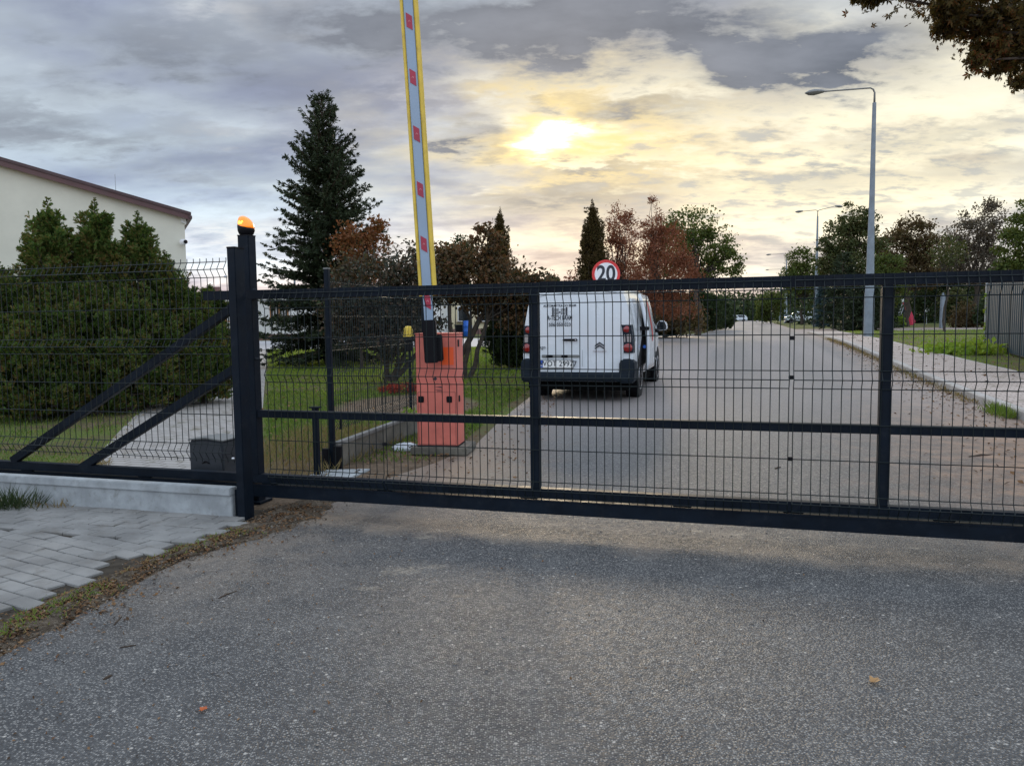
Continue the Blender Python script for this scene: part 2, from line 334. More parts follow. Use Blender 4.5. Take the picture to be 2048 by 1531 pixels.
def paver_mat(name, ang, bw, bh, c1, c2, mortar, dirt=.5, squash=1):
    m = bpy.data.materials.new(name); m.use_nodes = True; t = NT(m.node_tree); t.nt.nodes.clear()
    p = t.new('ShaderNodeBsdfPrincipled'); o = t.new('ShaderNodeOutputMaterial'); t.link(p.outputs[0], o.inputs[0])
    tc = t.new('ShaderNodeTexCoord').outputs['Object']
    mp = t.new('ShaderNodeMapping'); t.link(tc, mp.inputs[0]); mp.inputs['Rotation'].default_value = (0, 0, -ang)
    br = t.new('ShaderNodeTexBrick'); t.link(mp.outputs[0], br.inputs['Vector']); br.offset = .5
    br.inputs['Scale'].default_value = 1; br.inputs['Brick Width'].default_value = bw; br.inputs['Row Height'].default_value = bh
    br.inputs['Mortar Size'].default_value = .009; br.inputs['Mortar Smooth'].default_value = .2; br.inputs['Bias'].default_value = 0
    br.inputs['Color1'].default_value = c1 + (1,); br.inputs['Color2'].default_value = c2 + (1,); br.inputs['Mortar'].default_value = mortar + (1,)
    b = t.noise(tc, 2.2, 6, .65); c = t.noise(tc, 30, 4, .6)
    col = t.mix(t.m('MULTIPLY', t.ss(b, .5, .72), dirt), br.outputs['Color'], (.16, .12, .08))
    col = t.mix(t.m('MULTIPLY', t.ss(c, .3, .7), .35), col, tuple(x * .72 for x in c1))
    sp = t.noise(tc, 4.5, 5, .6); col = t.mix(t.m('MULTIPLY', t.ss(sp, .58, .66), .75), col, (.10, .09, .05))
    t.link(col, p.inputs['Base Color']); p.inputs['Roughness'].default_value = .85; p.inputs['Specular IOR Level'].default_value = .25
    h = t.m('ADD', t.m('MULTIPLY', br.outputs['Fac'], -1), t.m('MULTIPLY', c, .3)); t.link(t.bump(h, .6, .006), p.inputs['Normal'])
    M[name] = m
paver_mat('path_pavers', R(-16.4), .2, .1, (.40, .37, .345), (.33, .31, .29), (.14, .12, .10), .45)
paver_mat('walk_pavers', R(-17.3), .2, .1, (.52, .435, .39), (.42, .355, .32), (.10, .085, .065), .55)
mat('yard_road', (.36, .35, .36), .8, 0, .08, .4)
mat('kerb', (.36, .34, .32), .85, 0, .2, 3, .3, 60, dirt=((.14, .11, .07), .6))
mat('block', (.20, .195, .185), .85, 0, .25, 2.5, .35, 80, dirt=((.10, .085, .065), .6))

# ------------------------------------------------------------------ mesh helpers
def link(name, me, m, parent=None, smooth=False):
    o = bpy.data.objects.new(name, me); COL.objects.link(o)
    if m is not None: me.materials.append(M[m] if isinstance(m, str) else m)
    if smooth:
        me.polygons.foreach_set('use_smooth', [True] * len(me.polygons))
        if smooth == 'auto': me.set_sharp_from_angle(angle=R(38))
    if parent is not None: o.parent = parent
    return o
def tag(o, label=None, cat=None, group=None, kind=None):
    if label: o['label'] = label
    if cat: o['category'] = cat
    if group: o['group'] = group
    if kind: o['kind'] = kind
    return o
def empty(name, loc=(0, 0, 0), rz=0, label=None, cat=None, group=None):
    o = bpy.data.objects.new(name, None); COL.objects.link(o); o.location = loc; o.rotation_euler = (0, 0, rz); o.empty_display_size = .2
    return tag(o, label, cat, group)
class MB:
    def __init__(s): s.v = []; s.f = []
    def add(s, v, f):
        n = len(s.v); s.v += [tuple(p) for p in v]; s.f += [tuple(i + n for i in q) for q in f]; return s
    def box(s, c, d, rot=None):
        c = Vector(c); h = [x / 2 for x in d]; pts = []
        for sx in (-1, 1):
            for sy in (-1, 1):
                for sz in (-1, 1):
                    p = Vector((sx * h[0], sy * h[1], sz * h[2])); pts.append(c + (rot @ p if rot else p))
        return s.add(pts, [(0, 1, 3, 2), (4, 6, 7, 5), (0, 4, 5, 1), (2, 3, 7, 6), (0, 2, 6, 4), (1, 5, 7, 3)])
    def beam(s, a, b, w_, h_, up=(0, 0, 1)):          # box from a to b, w_ sideways, h_ along up
        a, b = Vector(a), Vector(b); d = (b - a).normalized(); u = Vector(up); sd = d.cross(u).normalized(); u = sd.cross(d)
        p = [q + sd * (i * w_ / 2) + u * (j * h_ / 2) for q in (a, b) for i, j in ((-1, -1), (1, -1), (1, 1), (-1, 1))]
        return s.add(p, [(0, 3, 2, 1), (4, 5, 6, 7), (0, 1, 5, 4), (1, 2, 6, 5), (2, 3, 7, 6), (3, 0, 4, 7)])
    def tube(s, pts, r, n=8, cap=True):
        pts = [Vector(p) for p in pts]; k = len(pts); rs = r if hasattr(r, '__len__') else [r] * k; n0 = len(s.v); prev = None
        for i, p in enumerate(pts):
            d = (pts[min(i + 1, k - 1)] - pts[max(i - 1, 0)]).normalized()
            a = prev if prev is not None else (Vector((1, 0, 0)) if abs(d.x) < .8 else Vector((0, 1, 0)))
            a = (a - d * a.dot(d)).normalized(); prev = a; b = d.cross(a)
            for j in range(n):
                t = 2 * math.pi * j / n; s.v.append(tuple(p + (a * math.cos(t) + b * math.sin(t)) * rs[i]))
        for i in range(k - 1):
            for j in range(n):
                q = n0 + i * n + j; q2 = n0 + i * n + (j + 1) % n; s.f.append((q, q2, q2 + n, q + n))
        if cap: s.f.append(tuple(n0 + j for j in range(n))[::-1]); s.f.append(tuple(n0 + (k - 1) * n + j for j in range(n)))
        return s
    def lathe(s, prof, c=(0, 0, 0), n=20, ax=None):    # prof: (r, h) list along ax matrix z
        n0 = len(s.v); c = Vector(c)
        for r, h in prof:
            for j in range(n):
                t = 2 * math.pi * j / n; p = Vector((r * math.cos(t), r * math.sin(t), h)); s.v.append(tuple(c + (ax @ p if ax else p)))
        for i in range(len(prof) - 1):
            for j in range(n):
                a = n0 + i * n + j; b = n0 + i * n + (j + 1) % n; s.f.append((a, b, b + n, a + n))
        s.f.append(tuple(n0 + j for j in range(n))[::-1]); s.f.append(tuple(n0 + (len(prof) - 1) * n + j for j in range(n))); return s
    def prism(s, poly, a, b, fn):                       # fn(u, v, t) -> point ; extruded between t=a and t=b
        n0 = len(s.v); n = len(poly)
        for t in (a, b):
            for u, v in poly: s.v.append(tuple(fn(u, v, t)))
        s.f.append(tuple(n0 + i for i in range(n))[::-1]); s.f.append(tuple(n0 + n + i for i in range(n)))
        for i in range(n): j = (i + 1) % n; s.f.append((n0 + i, n0 + j, n0 + n + j, n0 + n + i))
        return s
    def build(s, name, m, parent=None, smooth=False, bevel=0, seg=2):
        me = bpy.data.meshes.new(name); me.from_pydata(s.v, [], s.f); me.update()
        if bevel:
            import bmesh
            bm = bmesh.new(); bm.from_mesh(me)
            bmesh.ops.recalc_face_normals(bm, faces=bm.faces)
            es = [e for e in bm.edges if len(e.link_faces) == 2 and e.calc_face_angle(0) > R(30)]
            bmesh.ops.bevel(bm, geom=es, offset=bevel, segments=seg, affect='EDGES', clamp_overlap=True); bm.to_mesh(me); bm.free()
        return link(name, me, m, parent, smooth)
def quads(name, V, m, parent=None):                     # V: (N, 4, 3) numpy array of leaf faces, one mesh
    N = len(V); me = bpy.data.meshes.new(name)
    me.vertices.add(N * 4); me.vertices.foreach_set('co', np.ascontiguousarray(V, dtype=np.float32).ravel())
    me.loops.add(N * 4); me.loops.foreach_set('vertex_index', np.arange(N * 4, dtype=np.int32))
    me.polygons.add(N); me.polygons.foreach_set('loop_start', np.arange(0, N * 4, 4, dtype=np.int32))
    me.update(calc_edges=True); return link(name, me, m, parent)
def unit(a): return a / np.maximum(np.linalg.norm(a, axis=-1, keepdims=True), 1e-9)
def rdir(n): return unit(rng.normal(size=(n, 3)))
def leaves(P, size, asp=.55, fold=.15, up=0, hang=0):   # rhombic folded leaves at P
    n = len(P); a = rdir(n); a[:, 2] += up - hang; a = unit(a); b = unit(np.cross(a, rdir(n))); c = np.cross(a, b)
    s = (size * rng.uniform(.6, 1.35, (n, 1))); L = a * s; B = b * s * asp; C = c * s * fold
    return np.stack([P - L * .5, P + B * .5 + C - L * .05, P + L * .5, P - B * .5 + C - L * .05], 1)
def blades(P, D, length, width):                        # tapering blade along D from P
    n = len(P); L = D * (length if np.ndim(length) == 0 else length[:, None]); b = unit(np.cross(D, rdir(n)))
    B = b * (width if np.ndim(width) == 0 else width[:, None])
    return np.stack([P - B * .35, P + B * .35, P + L * .55 + B * .5, P + L], 1) if False else np.stack([P, P + L * .45 + B * .5, P + L, P + L * .45 - B * .5], 1)
def spray(P, D, length, width, k=3, ang=.7):            # a twig: main blade and k pairs of side blades, flat fans
    n = len(P); out = [blades(P, D, length, width)]; side = unit(np.cross(D, rdir(n)))
    for i in range(k):
        t = .15 + .7 * i / k
        for sgn in (-1, 1):
            d = unit(D * math.cos(ang) + side * sgn * math.sin(ang) + rng.normal(size=(n, 3)) * .12)
            l = length * (1 - t * .75) * .75; out.append(blades(P + D * (length * t if np.ndim(length) == 0 else (length * t)[:, None]), d, l, width * .9))
    return np.concatenate(out)
def sheet(name, m, rows, xl, xr, dz=0, nx=1, label=None):     # a strip of terrain between two edges, row by row
    mb = MB(); k = nx + 1
    for y in rows:
        a, b = xl(y), xr(y)
        for i in range(k): mb.v.append((a + (b - a) * i / nx, y, gz(y) + dz))
    for j in range(len(rows) - 1):
        for i in range(nx): q = j * k + i; mb.f.append((q, q + 1, q + k + 1, q + k))
    o = mb.build(name, m); o['kind'] = 'structure'; return o
def pl(*pts):
    ys = [p[0] for p in pts]; xs = [p[1] for p in pts]
    return lambda y: float(np.interp(y, ys, xs))
ROWS = [-8, 0, 2, 3, 4, 5, 5.5, 6, 7, 8, 9, 10, 11, 12, 13, 14, 15, 16, 17, 18, 19, 20, 21, 22, 23, 24, 25, 26, 27, 28, 29, 30, 32, 36, 43, 45, 47, 50, 55, 60, 75, 100, 130, 190, 300, 700]
sheet('ground', 'ground', ROWS, lambda y: -400, lambda y: 500, 0, 1)
kerb_x = lambda y: 3.3 + .312 * y
road_l = pl((-8, -2.35), (2.5, -2.2), (3.0, -2.02), (3.3, -1.97), (3.9, -1.90), (4.6, -1.62), (5.0, -1.6), (5.5, -1.45), (7.5, -.45), (10.2, -.12), (14.2, .55), (28, 4.6), (29, 4.9), (45, 9), (47, 11.6), (75, 20.3), (130, 37.3), (190, 56), (700, 214))
road_r = lambda y: 30 if y < 4 else kerb_x(y)
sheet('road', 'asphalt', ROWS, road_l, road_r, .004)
sheet('yard_road', 'yard_road', [29, 30, 32, 36, 43], lambda y: -60, lambda y: road_l(y) + .0, .008)
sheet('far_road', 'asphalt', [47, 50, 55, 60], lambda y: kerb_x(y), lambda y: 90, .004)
path_l = pl((5.35, -3.3), (7.09, -3.96), (10.6, -5.28), (15.9, -6.84), (22.3, -8.33), (29, -10.2)); path_r = pl((5.35, -1.85), (7, -2.35), (22.6, -7.2), (29, -9.2))
sheet('path', 'path_pavers', [5.35, 6, 7, 8] + ROWS[10:31], path_l, path_r, .006)
walk_r = pl((4, 6.3), (9, 8.1), (14.7, 9.75), (18.7, 10.8), (24.7, 12.5), (36.8, 16.4), (45, 19))
wr = [y for y in ROWS if 4 <= y <= 45]
sheet('pavement', 'walk_pavers', wr, lambda y: kerb_x(y) + .12, walk_r, .12)
mb = MB()
for j in range(len(wr)):                                 # kerb: real step with a front face and a back edge to the lawn
    y = wr[j]; z = gz(y)
    for x, h in ((kerb_x(y), -.05), (kerb_x(y), .105), (kerb_x(y) + .02, .123), (kerb_x(y) + .12, .123)): mb.v.append((x, y, z + h))
for j in range(len(wr) - 1):
    for i in range(3): q = j * 4 + i; mb.f.append((q, q + 1, q + 5, q + 4))
o = mb.build('kerb', 'kerb'); o['kind'] = 'structure'
mb = MB()
for y in wr:
    for x, h in ((walk_r(y), .12), (walk_r(y) + .05, .125), (walk_r(y) + .09, .0)): mb.v.append((x, y, gz(y) + h))
for j in range(len(wr) - 1):
    for i in range(2): q = j * 3 + i; mb.f.append((q, q + 1, q + 4, q + 3))
o = mb.build('pavement_edging', 'kerb'); o['kind'] = 'structure'
# raised lawn to the right of the pavement
sheet('lawn', 'ground', wr, lambda y: walk_r(y) + .06, lambda y: walk_r(y) + 70, .10, 1)

# ------------------------------------------------------------------ block paving in the foreground, toothed edge, and the soil strip
GA = Vector((-1.844, 5.311, 0)); GD = Vector((.9595, -.2817, 0)); GN = Vector((-.2817, -.9595, 0))   # gate line, its direction, normal to the viewer
FA = Vector((-1.83, 5.015, 0))                                                                       # end of the low wall, same direction
def block(mb, c, ux, L_, W_, top, tilt):
    uy = Vector((-ux.y, ux.x, 0)); b = .004; hz_ = (0, 0, 1)
    lx, ly = L_ / 2 - .004, W_ / 2 - .004
    pts = [c + ux * (i * lx) + uy * (j * ly) for i, j in ((-1, -1), (1, -1), (1, 1), (-1, 1))]
    tp = [c + ux * (i * (lx - b)) + uy * (j * (ly - b)) for i, j in ((-1, -1), (1, -1), (1, 1), (-1, 1))]
    tz = [top + tilt[0] * i + tilt[1] * j for i, j in ((-1, -1), (1, -1), (1, 1), (-1, 1))]
    v = [(p.x, p.y, -.03) for p in pts] + [(p.x, p.y, z - b) for p, z in zip(pts, tz)] + [(p.x, p.y, z) for p, z in zip(tp, tz)]
    f = [(8, 9, 10, 11)]
    for i in range(4):
        j = (i + 1) % 4; f += [(i, j, 4 + j, 4 + i), (4 + i, 4 + j, 8 + j, 8 + i)]
    mb.add(v, f)
pave_r = pl((0, -2.5), (2.6, -2.35), (3.2, -2.22), (3.32, -2.24), (4.09, -2.14), (4.5, -1.86), (4.86, -1.80))
mb = MB(); wall_d = lambda p: (p - FA).dot(GN)           # distance in front of the low wall
SPL = .62
for r_ in range(0, 8):                                     # field laid parallel to the wall
    for c_ in range(-24, 4):
        p = FA + GN * (.06 + .1 * r_) + GD * (c_ * .2 + (.1 if r_ % 2 else 0) - .02)
        if wall_d(p) > SPL or p.x + .1 > pave_r(p.y) + .13: continue
        block(mb, p, GD, .2, .1, .030 + random.uniform(-.002, .002), (random.uniform(-.0015, .0015), random.uniform(-.0015, .0015)))
e1 = Vector((math.cos(R(-29.3)), math.sin(R(-29.3)), 0)); e2 = Vector((-e1.y, e1.x, 0)); o0 = Vector((-3, 4, 0))
for r_ in range(-30, 24):
    for c_ in range(-14, 14):
        p = o0 + e1 * (c_ * .2 + (.1 if r_ % 2 else 0)) + e2 * (r_ * .1)
        if wall_d(p) < SPL - .02 or p.x > pave_r(p.y) - .02 or p.y < 2.2 or p.x < -5.5: continue
        block(mb, p, e1, .2, .1, .026 + random.uniform(-.002, .002), (random.uniform(-.0015, .0015), random.uniform(-.0015, .0015)))
o = mb.build('block_paving', 'block'); o['kind'] = 'structure'
sheet('paving_bed', 'joint', [-8, 0, 2, 3, 3.3, 4, 4.5, 5.0, 5.25], lambda y: -9, lambda y: pave_r(y) + .15 if y > 2.9 else pave_r(y), .012)
# soil strip between paving and asphalt: a low uneven mound
spine = [(2.55, -2.35, .08), (2.9, -2.22, .14), (3.2, -2.13, .15), (3.6, -2.05, .15), (3.9, -2.0, .07), (4.15, -1.92, .11), (4.5, -1.76, .16), (4.75, -1.62, .22), (5.0, -1.53, .22), (5.3, -1.50, .2), (5.6, -1.38, .18)]
mb = MB(); ns, nw = 120, 16
hgt = rng.normal(size=(ns + 1, nw + 1))
for _ in range(2): hgt = (hgt + np.roll(hgt, 1, 0) + np.roll(hgt, 1, 1) + np.roll(hgt, -1, 0) + np.roll(hgt, -1, 1)) / 5
for i in range(ns + 1):
    y = 2.55 + (5.6 - 2.55) * i / ns; cx = np.interp(y, [q[0] for q in spine], [q[1] for q in spine]); hw = np.interp(y, [q[0] for q in spine], [q[2] for q in spine])
    hw *= 1 + .25 * math.sin(y * 17) * math.sin(y * 7.3)
    for j in range(nw + 1):
        t = j / nw * 2 - 1; env = max(0, 1 - t * t)
        mb.v.append((cx + t * hw, y + .02 * math.sin(j * 2.1), .002 + env * (.030 + .022 * hgt[i, j])))
for i in range(ns):
    for j in range(nw): q = i * (nw + 1) + j; mb.f.append((q, q + 1, q + nw + 2, q + nw + 1))
o = mb.build('soil', 'soil', smooth=True); o['kind'] = 'structure'

def strip_points(n, y0, y1, spread=1.0):
    y = rng.uniform(y0, y1, n); cx = np.interp(y, [q[0] for q in spine], [q[1] for q in spine]); hw = np.interp(y, [q[0] for q in spine], [q[2] for q in spine])
    x = cx + rng.normal(size=n) * hw * .55 * spread; return np.stack([x, y, np.full(n, .03) - .02 * np.minimum(1, ((x - cx) / hw) ** 2)], 1)
def flat_leaves(P, size, asp=.6, tilt=.35):
    n = len(P); th = rng.uniform(0, 6.283, n); a = np.stack([np.cos(th), np.sin(th), rng.normal(size=n) * tilt], 1); a = unit(a)
    up = unit(np.stack([rng.normal(size=n) * tilt, rng.normal(size=n) * tilt, np.ones(n)], 1)); b = unit(np.cross(up, a)); c = np.cross(a, b)
    s = (size * rng.uniform(.5, 1.4, n))[:, None]; return np.stack([P - a * s * .5, P + b * s * asp * .5 + c * s * .12, P + a * s * .5, P - b * s * asp * .5 + c * s * .1], 1)
Pn = [strip_points(5200, 2.6, 5.4), strip_points(1600, 2.6, 4.6, 2.2)]
near = np.stack([rng.uniform(-2.1, 1.5, 2600), rng.uniform(2.2, 5.0, 2600), np.full(2600, .008)], 1); near = near[rng.uniform(size=2600) < np.exp(-(near[:, 0] + 2.1) * 1.1)]; small = near
P = np.concatenate(Pn)
tag(quads('leaf_litter', np.concatenate([flat_leaves(P, .019), flat_leaves(small, .012)]), 'f_litter'), kind='stuff')
n = 1700; y = rng.uniform(5.5, 30, n) ** 1.0; kx = 3.3 + .312 * y; P = np.stack([kx - np.abs(rng.normal(size=n)) * np.interp(y, [5, 12, 30], [.8, .35, .12]) - .02, y, np.array([gz(v) for v in y]) + .015], 1)
Q = np.stack([rng.uniform(-1.3, .3, 900), rng.uniform(5.6, 13, 900), np.full(900, .015)], 1); Q[:, 0] += (Q[:, 1] - 8) * .1; Q[:, 2] += np.array([gz(v) for v in Q[:, 1]])
tag(quads('kerb_litter', np.concatenate([flat_leaves(P, .045), flat_leaves(Q, .035)]), 'f_litter'), kind='stuff')
def pebbles(name, P, r, m):
    base = np.array([(1, 0, 0), (-1, 0, 0), (0, 1, 0), (0, -1, 0), (0, 0, .7), (0, 0, -.7)]); fs = [(0, 2, 4), (2, 1, 4), (1, 3, 4), (3, 0, 4), (2, 0, 5), (1, 2, 5), (3, 1, 5), (0, 3, 5)]
    mb = MB()
    for p in P:
        s = r * random.uniform(.35, 1.3); mb.add([p + base[i] * s * rng.uniform(.7, 1.3, 3) for i in range(6)], fs)
    return tag(mb.build(name, m), kind='stuff')
pp = strip_points(420, 2.6, 5.5, 1.5); q = np.stack([rng.uniform(-2.0, 1.6, 260), rng.uniform(2.25, 4.7, 260), np.full(260, .006)], 1)
pebbles('grit', np.concatenate([pp, q]), .006, 'stone')
def grass(name, P, h, wd, m, lean=.35):
    n = len(P); D = unit(np.stack([rng.normal(size=n) * lean, rng.normal(size=n) * lean, np.ones(n)], 1)); hh = h * rng.uniform(.5, 1.4, n)
    return tag(quads(name, blades(P, D, hh, wd), m), kind='stuff')
Q = np.stack([rng.uniform(-5, 1.5, 2600), rng.uniform(7, 20, 2600), np.full(2600, .03)], 1); Q = Q[[path_r(b) < a < road_l(b) for a, b in zip(Q[:, 0], Q[:, 1])]]; Q[:, 2] += np.array([gz(v) for v in Q[:, 1]])
R2 = np.stack([rng.uniform(8, 24, 1500), rng.uniform(12, 34, 1500), np.full(1500, .14)], 1); R2 = R2[[a > kerb_x(b) + .3 for a, b in zip(R2[:, 0], R2[:, 1])]]; R2[:, 2] += np.array([gz(v) for v in R2[:, 1]])
tag(quads('fallen_leaves', np.concatenate([flat_leaves(Q, .05), flat_leaves(R2, .07)]), 'f_litter'), kind='stuff')
# weeds on the soil strip
P = np.concatenate([strip_points(300, 3.0, 3.7, .7), strip_points(110, 4.1, 4.7, .8)]); grass('weeds', P, .03, .005, 'f_grass', .9)
P = strip_points(350, 2.9, 4.7, .9); grass('dry_weeds', P, .025, .005, 'f_drygrass', 1.2)

# lawns
def lawn_pts(n, x0, x1, y0, y1, ok, p=1.0, dz=0):
    y = y0 + (y1 - y0) * rng.uniform(size=n) ** p; x = rng.uniform(x0, x1, n); k = np.array([ok(a, b) for a, b in zip(x, y)]); x, y = x[k], y[k]
    return np.stack([x, y, np.array([gz(v) for v in y]) + dz], 1)
lawn_ok = lambda x, y: x > path_r(y) + .05 and x < road_l(y) - .15 and not ((x + 1.6) ** 2 + .45 * (y - 11.6) ** 2 < 1.2)
P = lawn_pts(75000, -6, 2, 7.0, 14, lambda x, y: lawn_ok(x, y) and not (y < 9 and random.random() > (y - 6.6) / 3), 1.3); grass('grass', P, .05, .011, 'f_grass')
P = lawn_pts(80000, -9, 4, 12.0, 28.6, lambda x, y: lawn_ok(x, y) and random.random() < (y - 12) / 6, 1.3); grass('yard_grass', P, .065, .018, 'f_brightgrass', .5)
P = lawn_pts(42000, -12, -2.9, 5.6, 20, lambda x, y: x < path_l(y) + .05 and x > -.665 * y - 1, 1.3); P = P[(np.sin(P[:, 0] * 3.1 + 1) * np.sin(P[:, 1] * 2.3) + rng.normal(size=len(P)) * .5) > -.25]; grass('verge_grass', P, .055, .011, 'f_grass', .6)
P = lawn_pts(9000, -12, -2.9, 5.6, 14, lambda x, y: x < path_l(y) + .15 and x > -.665 * y - 1, 1.3); grass('verge_straw', P, .06, .009, 'f_drygrass', 1.2)
P = lawn_pts(60000, 10, 60, 9, 48, lambda x, y: y < 44.5 and x > walk_r(y) + .1 and x < .69 * y + 3, 1.0, .1); grass('lawn_grass', P, .07, .022, 'f_brightgrass')
P = lawn_pts(3500, -2.6, -1.2, 6.3, 9.2, lambda x, y: x < -1.05 - (9 - y) * .2); grass('dry_grass', P, .12, .007, 'f_drygrass', .6)
P = lawn_pts(2500, -4.1, -3.0, 5.3, 7.2, lambda x, y: x < path_l(y) + .2); grass('path_weeds', P, .09, .008, 'f_drygrass', .8)
y = rng.uniform(11, 33, 1800); P = np.stack([3.3 + .312 * y - np.abs(rng.normal(size=1800)) * .12, y, np.array([gz(v) for v in y]) + .0], 1); grass('kerb_grass', P, .09, .012, 'f_drygrass', .7)
y = rng.uniform(9.4, 10.3, 500); P = np.stack([3.3 + .312 * y - np.abs(rng.normal(size=500)) * .1, y, y * 0], 1); grass('kerb_weeds', P, .14, .01, 'f_grass', .6)
P = np.stack([rng.normal(-3.52, .10, 260), rng.normal(5.30, .05, 260), np.full(260, .02)], 1); grass('wall_weeds', P, .16, .006, 'f_darkgreen', .5)

# ------------------------------------------------------------------ 3D wire panel (folded mesh), used by gate, front fence and side fence
def wire_panel(name, a, d, n, length, z0, parent, m='wire_paint', r=.0027, step=.05, first=.0, join=True):
    """a: start at ground level, d: direction, n: fold normal; 1.53 m high from z0"""
    mb = MB(); a = Vector(a); d = Vector(d); n = Vector(n); k = int(round(length / step)); f = .032
    prof = [(0, 0), (.02, 0), (.07, f), (.12, 0), (.72, 0), (.77, f), (.82, 0), (1.22, 0), (1.27, f), (1.32, 0), (1.345, 0)]
    for i in range(k + 1):
        p = a + d * (length * i / k); mb.tube([p + n * q + Vector((0, 0, z0 + z)) for z, q in prof], r, 4)
    for z, q in [(.02, 0), (.07, f), (.12, 0), (.32, 0), (.52, 0), (.72, 0), (.77, f), (.82, 0), (1.02, 0), (1.22, 0), (1.27, f), (1.32, 0)]:
        mb.tube([a + n * (q + .004) + Vector((0, 0, z0 + z)), a + d * length + n * (q + .004) + Vector((0, 0, z0 + z))], r * 1.05, 4)
    return mb.build(name, m, parent)

# ------------------------------------------------------------------ sliding gate
def gp(s, z, off=0): p = GA + GD * s + GN * off; return Vector((p.x, p.y, z))
gate = empty('sliding_gate', GA, 0, 'long black steel sliding gate with wire mesh closed across the road', 'gate')
def gpart(mb, name, m='gate_paint', bevel=.003, smooth=False):
    o = mb.build(name, m, None, smooth, bevel); o.data.transform(Matrix.Translation(-GA)); o.parent = gate; return o
def gate_s(px, py):                    # where a sight line meets the gate plane: distance along, height
    d = ray(px, py); o_ = Vector((0, 0, CAM_H)); t = (GA + GN * .0 - o_).dot(GN) / d.dot(GN); p = o_ + d * t
    return (p - GA).dot(GD), p.z
def s_at(px, py=800): return gate_s(px, py)[0]
S0, S1, ST = .02, 7.2, -2.62          # frame start, frame end, tail end along the gate line
def rail(s0, s1, zc, h, name, w_=.06, off=0): gpart(MB().beam(gp(s0, zc, off), gp(s1, zc, off), w_, h), name)
rail(s_at(405, 590), S1, 1.494, .062, 'top_rail', off=-.03)
rail(S0 + .06, S1, .675, .05, 'middle_rail', .05, -.03)
rail(ST, S1, .222, .06, 'bottom_rail', off=-.03)
rail(ST - .1, S1, .137, .082, 'guide_rail', .085, -.03)
gpart(MB().beam(gp(ST - .1, .1785, .0135), gp(S1, .1785, .0135), .008, .012), 'rail_edge')
for s in (S0 + .03, s_at(1068, 780), s_at(1771, 780), S1 - .03):
    gpart(MB().beam(gp(s, .252, -.03), gp(s, 1.463, -.03), .064, .055, GD), 'upright')
# tail braces and clips
for (a, b) in (((470, 609), (20, 922)), ((470, 735), (155, 938))):
    s1_, z1_ = gate_s(*a); s2_, z2_ = gate_s(*b); gpart(MB().beam(gp(s1_ + .15, z1_ + .15 * (z1_ - z2_) / (s1_ - s2_), -.03), gp(s2_, z2_, -.03), .05, .06), 'brace')
gpart(MB().beam(gp(-.02, .25, -.03), gp(-.02, 1.463, -.03), .05, .05, GD), 'tail_upright')
for s in (-2.0, -.9, .15, 1.03, 2.02, 2.96, 3.58, 4.35, 5.0, 5.8):
    gpart(MB().box(gp(s, .188, -.02), (.11, .03, .012), Matrix.Rotation(math.atan2(GD.y, GD.x), 3, 'Z')), 'clip')
j1, j2 = s_at(772, 900) - .0, s_at(1580, 900)
for (a, b) in ((j1 - .87, j1 - .012), (j1 + .012, j2 - .012), (j2 + .012, j2 + 2.512)):
    o = wire_panel('mesh_panel', Vector(gp(a, 0, .012)), GD, GN, b - a, .178, None); o.data.transform(Matrix.Translation(-GA)); o.parent = gate
for z in (1.18, .50, .96): gpart(MB().box(gp(j2, z, .016), (.03, .014, .022), Matrix.Rotation(math.atan2(GD.y, GD.x), 3, 'Z')), 'mesh_clamp', 'black_plastic', .002)
for z in (1.18, .50): gpart(MB().box(gp(j1, z, .016), (.03, .014, .022), Matrix.Rotation(math.atan2(GD.y, GD.x), 3, 'Z')), 'mesh_clamp', 'black_plastic', .002)

# ------------------------------------------------------------------ front fence on low wall, posts
ROTG = Matrix.Rotation(math.atan2(GD.y, GD.x), 3, 'Z'); RZG = math.atan2(GD.y, GD.x)
fence = empty('mesh_fence', FA, 0, 'folded black wire mesh fence panel above the low concrete wall', 'fence')
o = wire_panel('mesh_panel', FA + GD * -2.52 + GN * -.02, GD, GN, 2.5, .38, None); o.data.transform(Matrix.Translation(-FA)); o.parent = fence
o = wire_panel('mesh_panel', FA + GD * -5.1 + GN * -.02, GD, GN, 2.5, .38, None); o.data.transform(Matrix.Translation(-FA)); o.parent = fence
p = FA + GD * -2.56 + GN * -.03
wallo = empty('low_wall', FA, 0, 'low pale concrete plinth wall under the left mesh fence', 'wall')
def wl(s, off, z): p = GD * s + GN * off; return Vector((p.x, p.y, z))
MB().beam(wl(-2.16, 0, .075), wl(-.02, 0, .075), .05, .19).build('wall_panel', 'concrete', wallo, bevel=.004)
MB().beam(wl(-2.2, 0, .195), wl(-.02, 0, .195), .085, .052).build('wall_cap', 'concrete', wallo, bevel=.006)
MB().beam(wl(-2.18, 0, -.02), wl(-2.18, 0, .167), .07, .04, GD).build('wall_end', 'concrete', wallo, bevel=.004)
MB().beam(wl(-4.5, 0, .075), wl(-2.24, 0, .075), .05, .19).build('wall_panel', 'concrete', wallo, bevel=.004)
MB().beam(wl(-4.5, 0, .195), wl(-2.24, 0, .195), .085, .052).build('wall_cap', 'concrete', wallo, bevel=.006)
pa = on(487, 1045, 0); pa = Vector((pa.x - .012, pa.y + .055, 0))
fp = empty('fence_post', pa, RZG, 'black square steel post ending the left fence, standing before the gate', 'post')
MB().box((0, .02, .885), (.06, .10, 1.79)).build('post_tube', 'gate_paint', fp, bevel=.004)
MB().box((0, .02, 1.783), (.064, .104, .012)).build('cap', 'black_plastic', fp, bevel=.003)
MB().box((-.052, .03, .085), (.04, .05, .24)).build('wall_bracket', 'gate_paint', fp, bevel=.003)
for z in (.42, 1.6): MB().tube([(-.034, -.03, z), (-.05, -.035, z)], .008, 8).build('bolt', 'silver', fp)
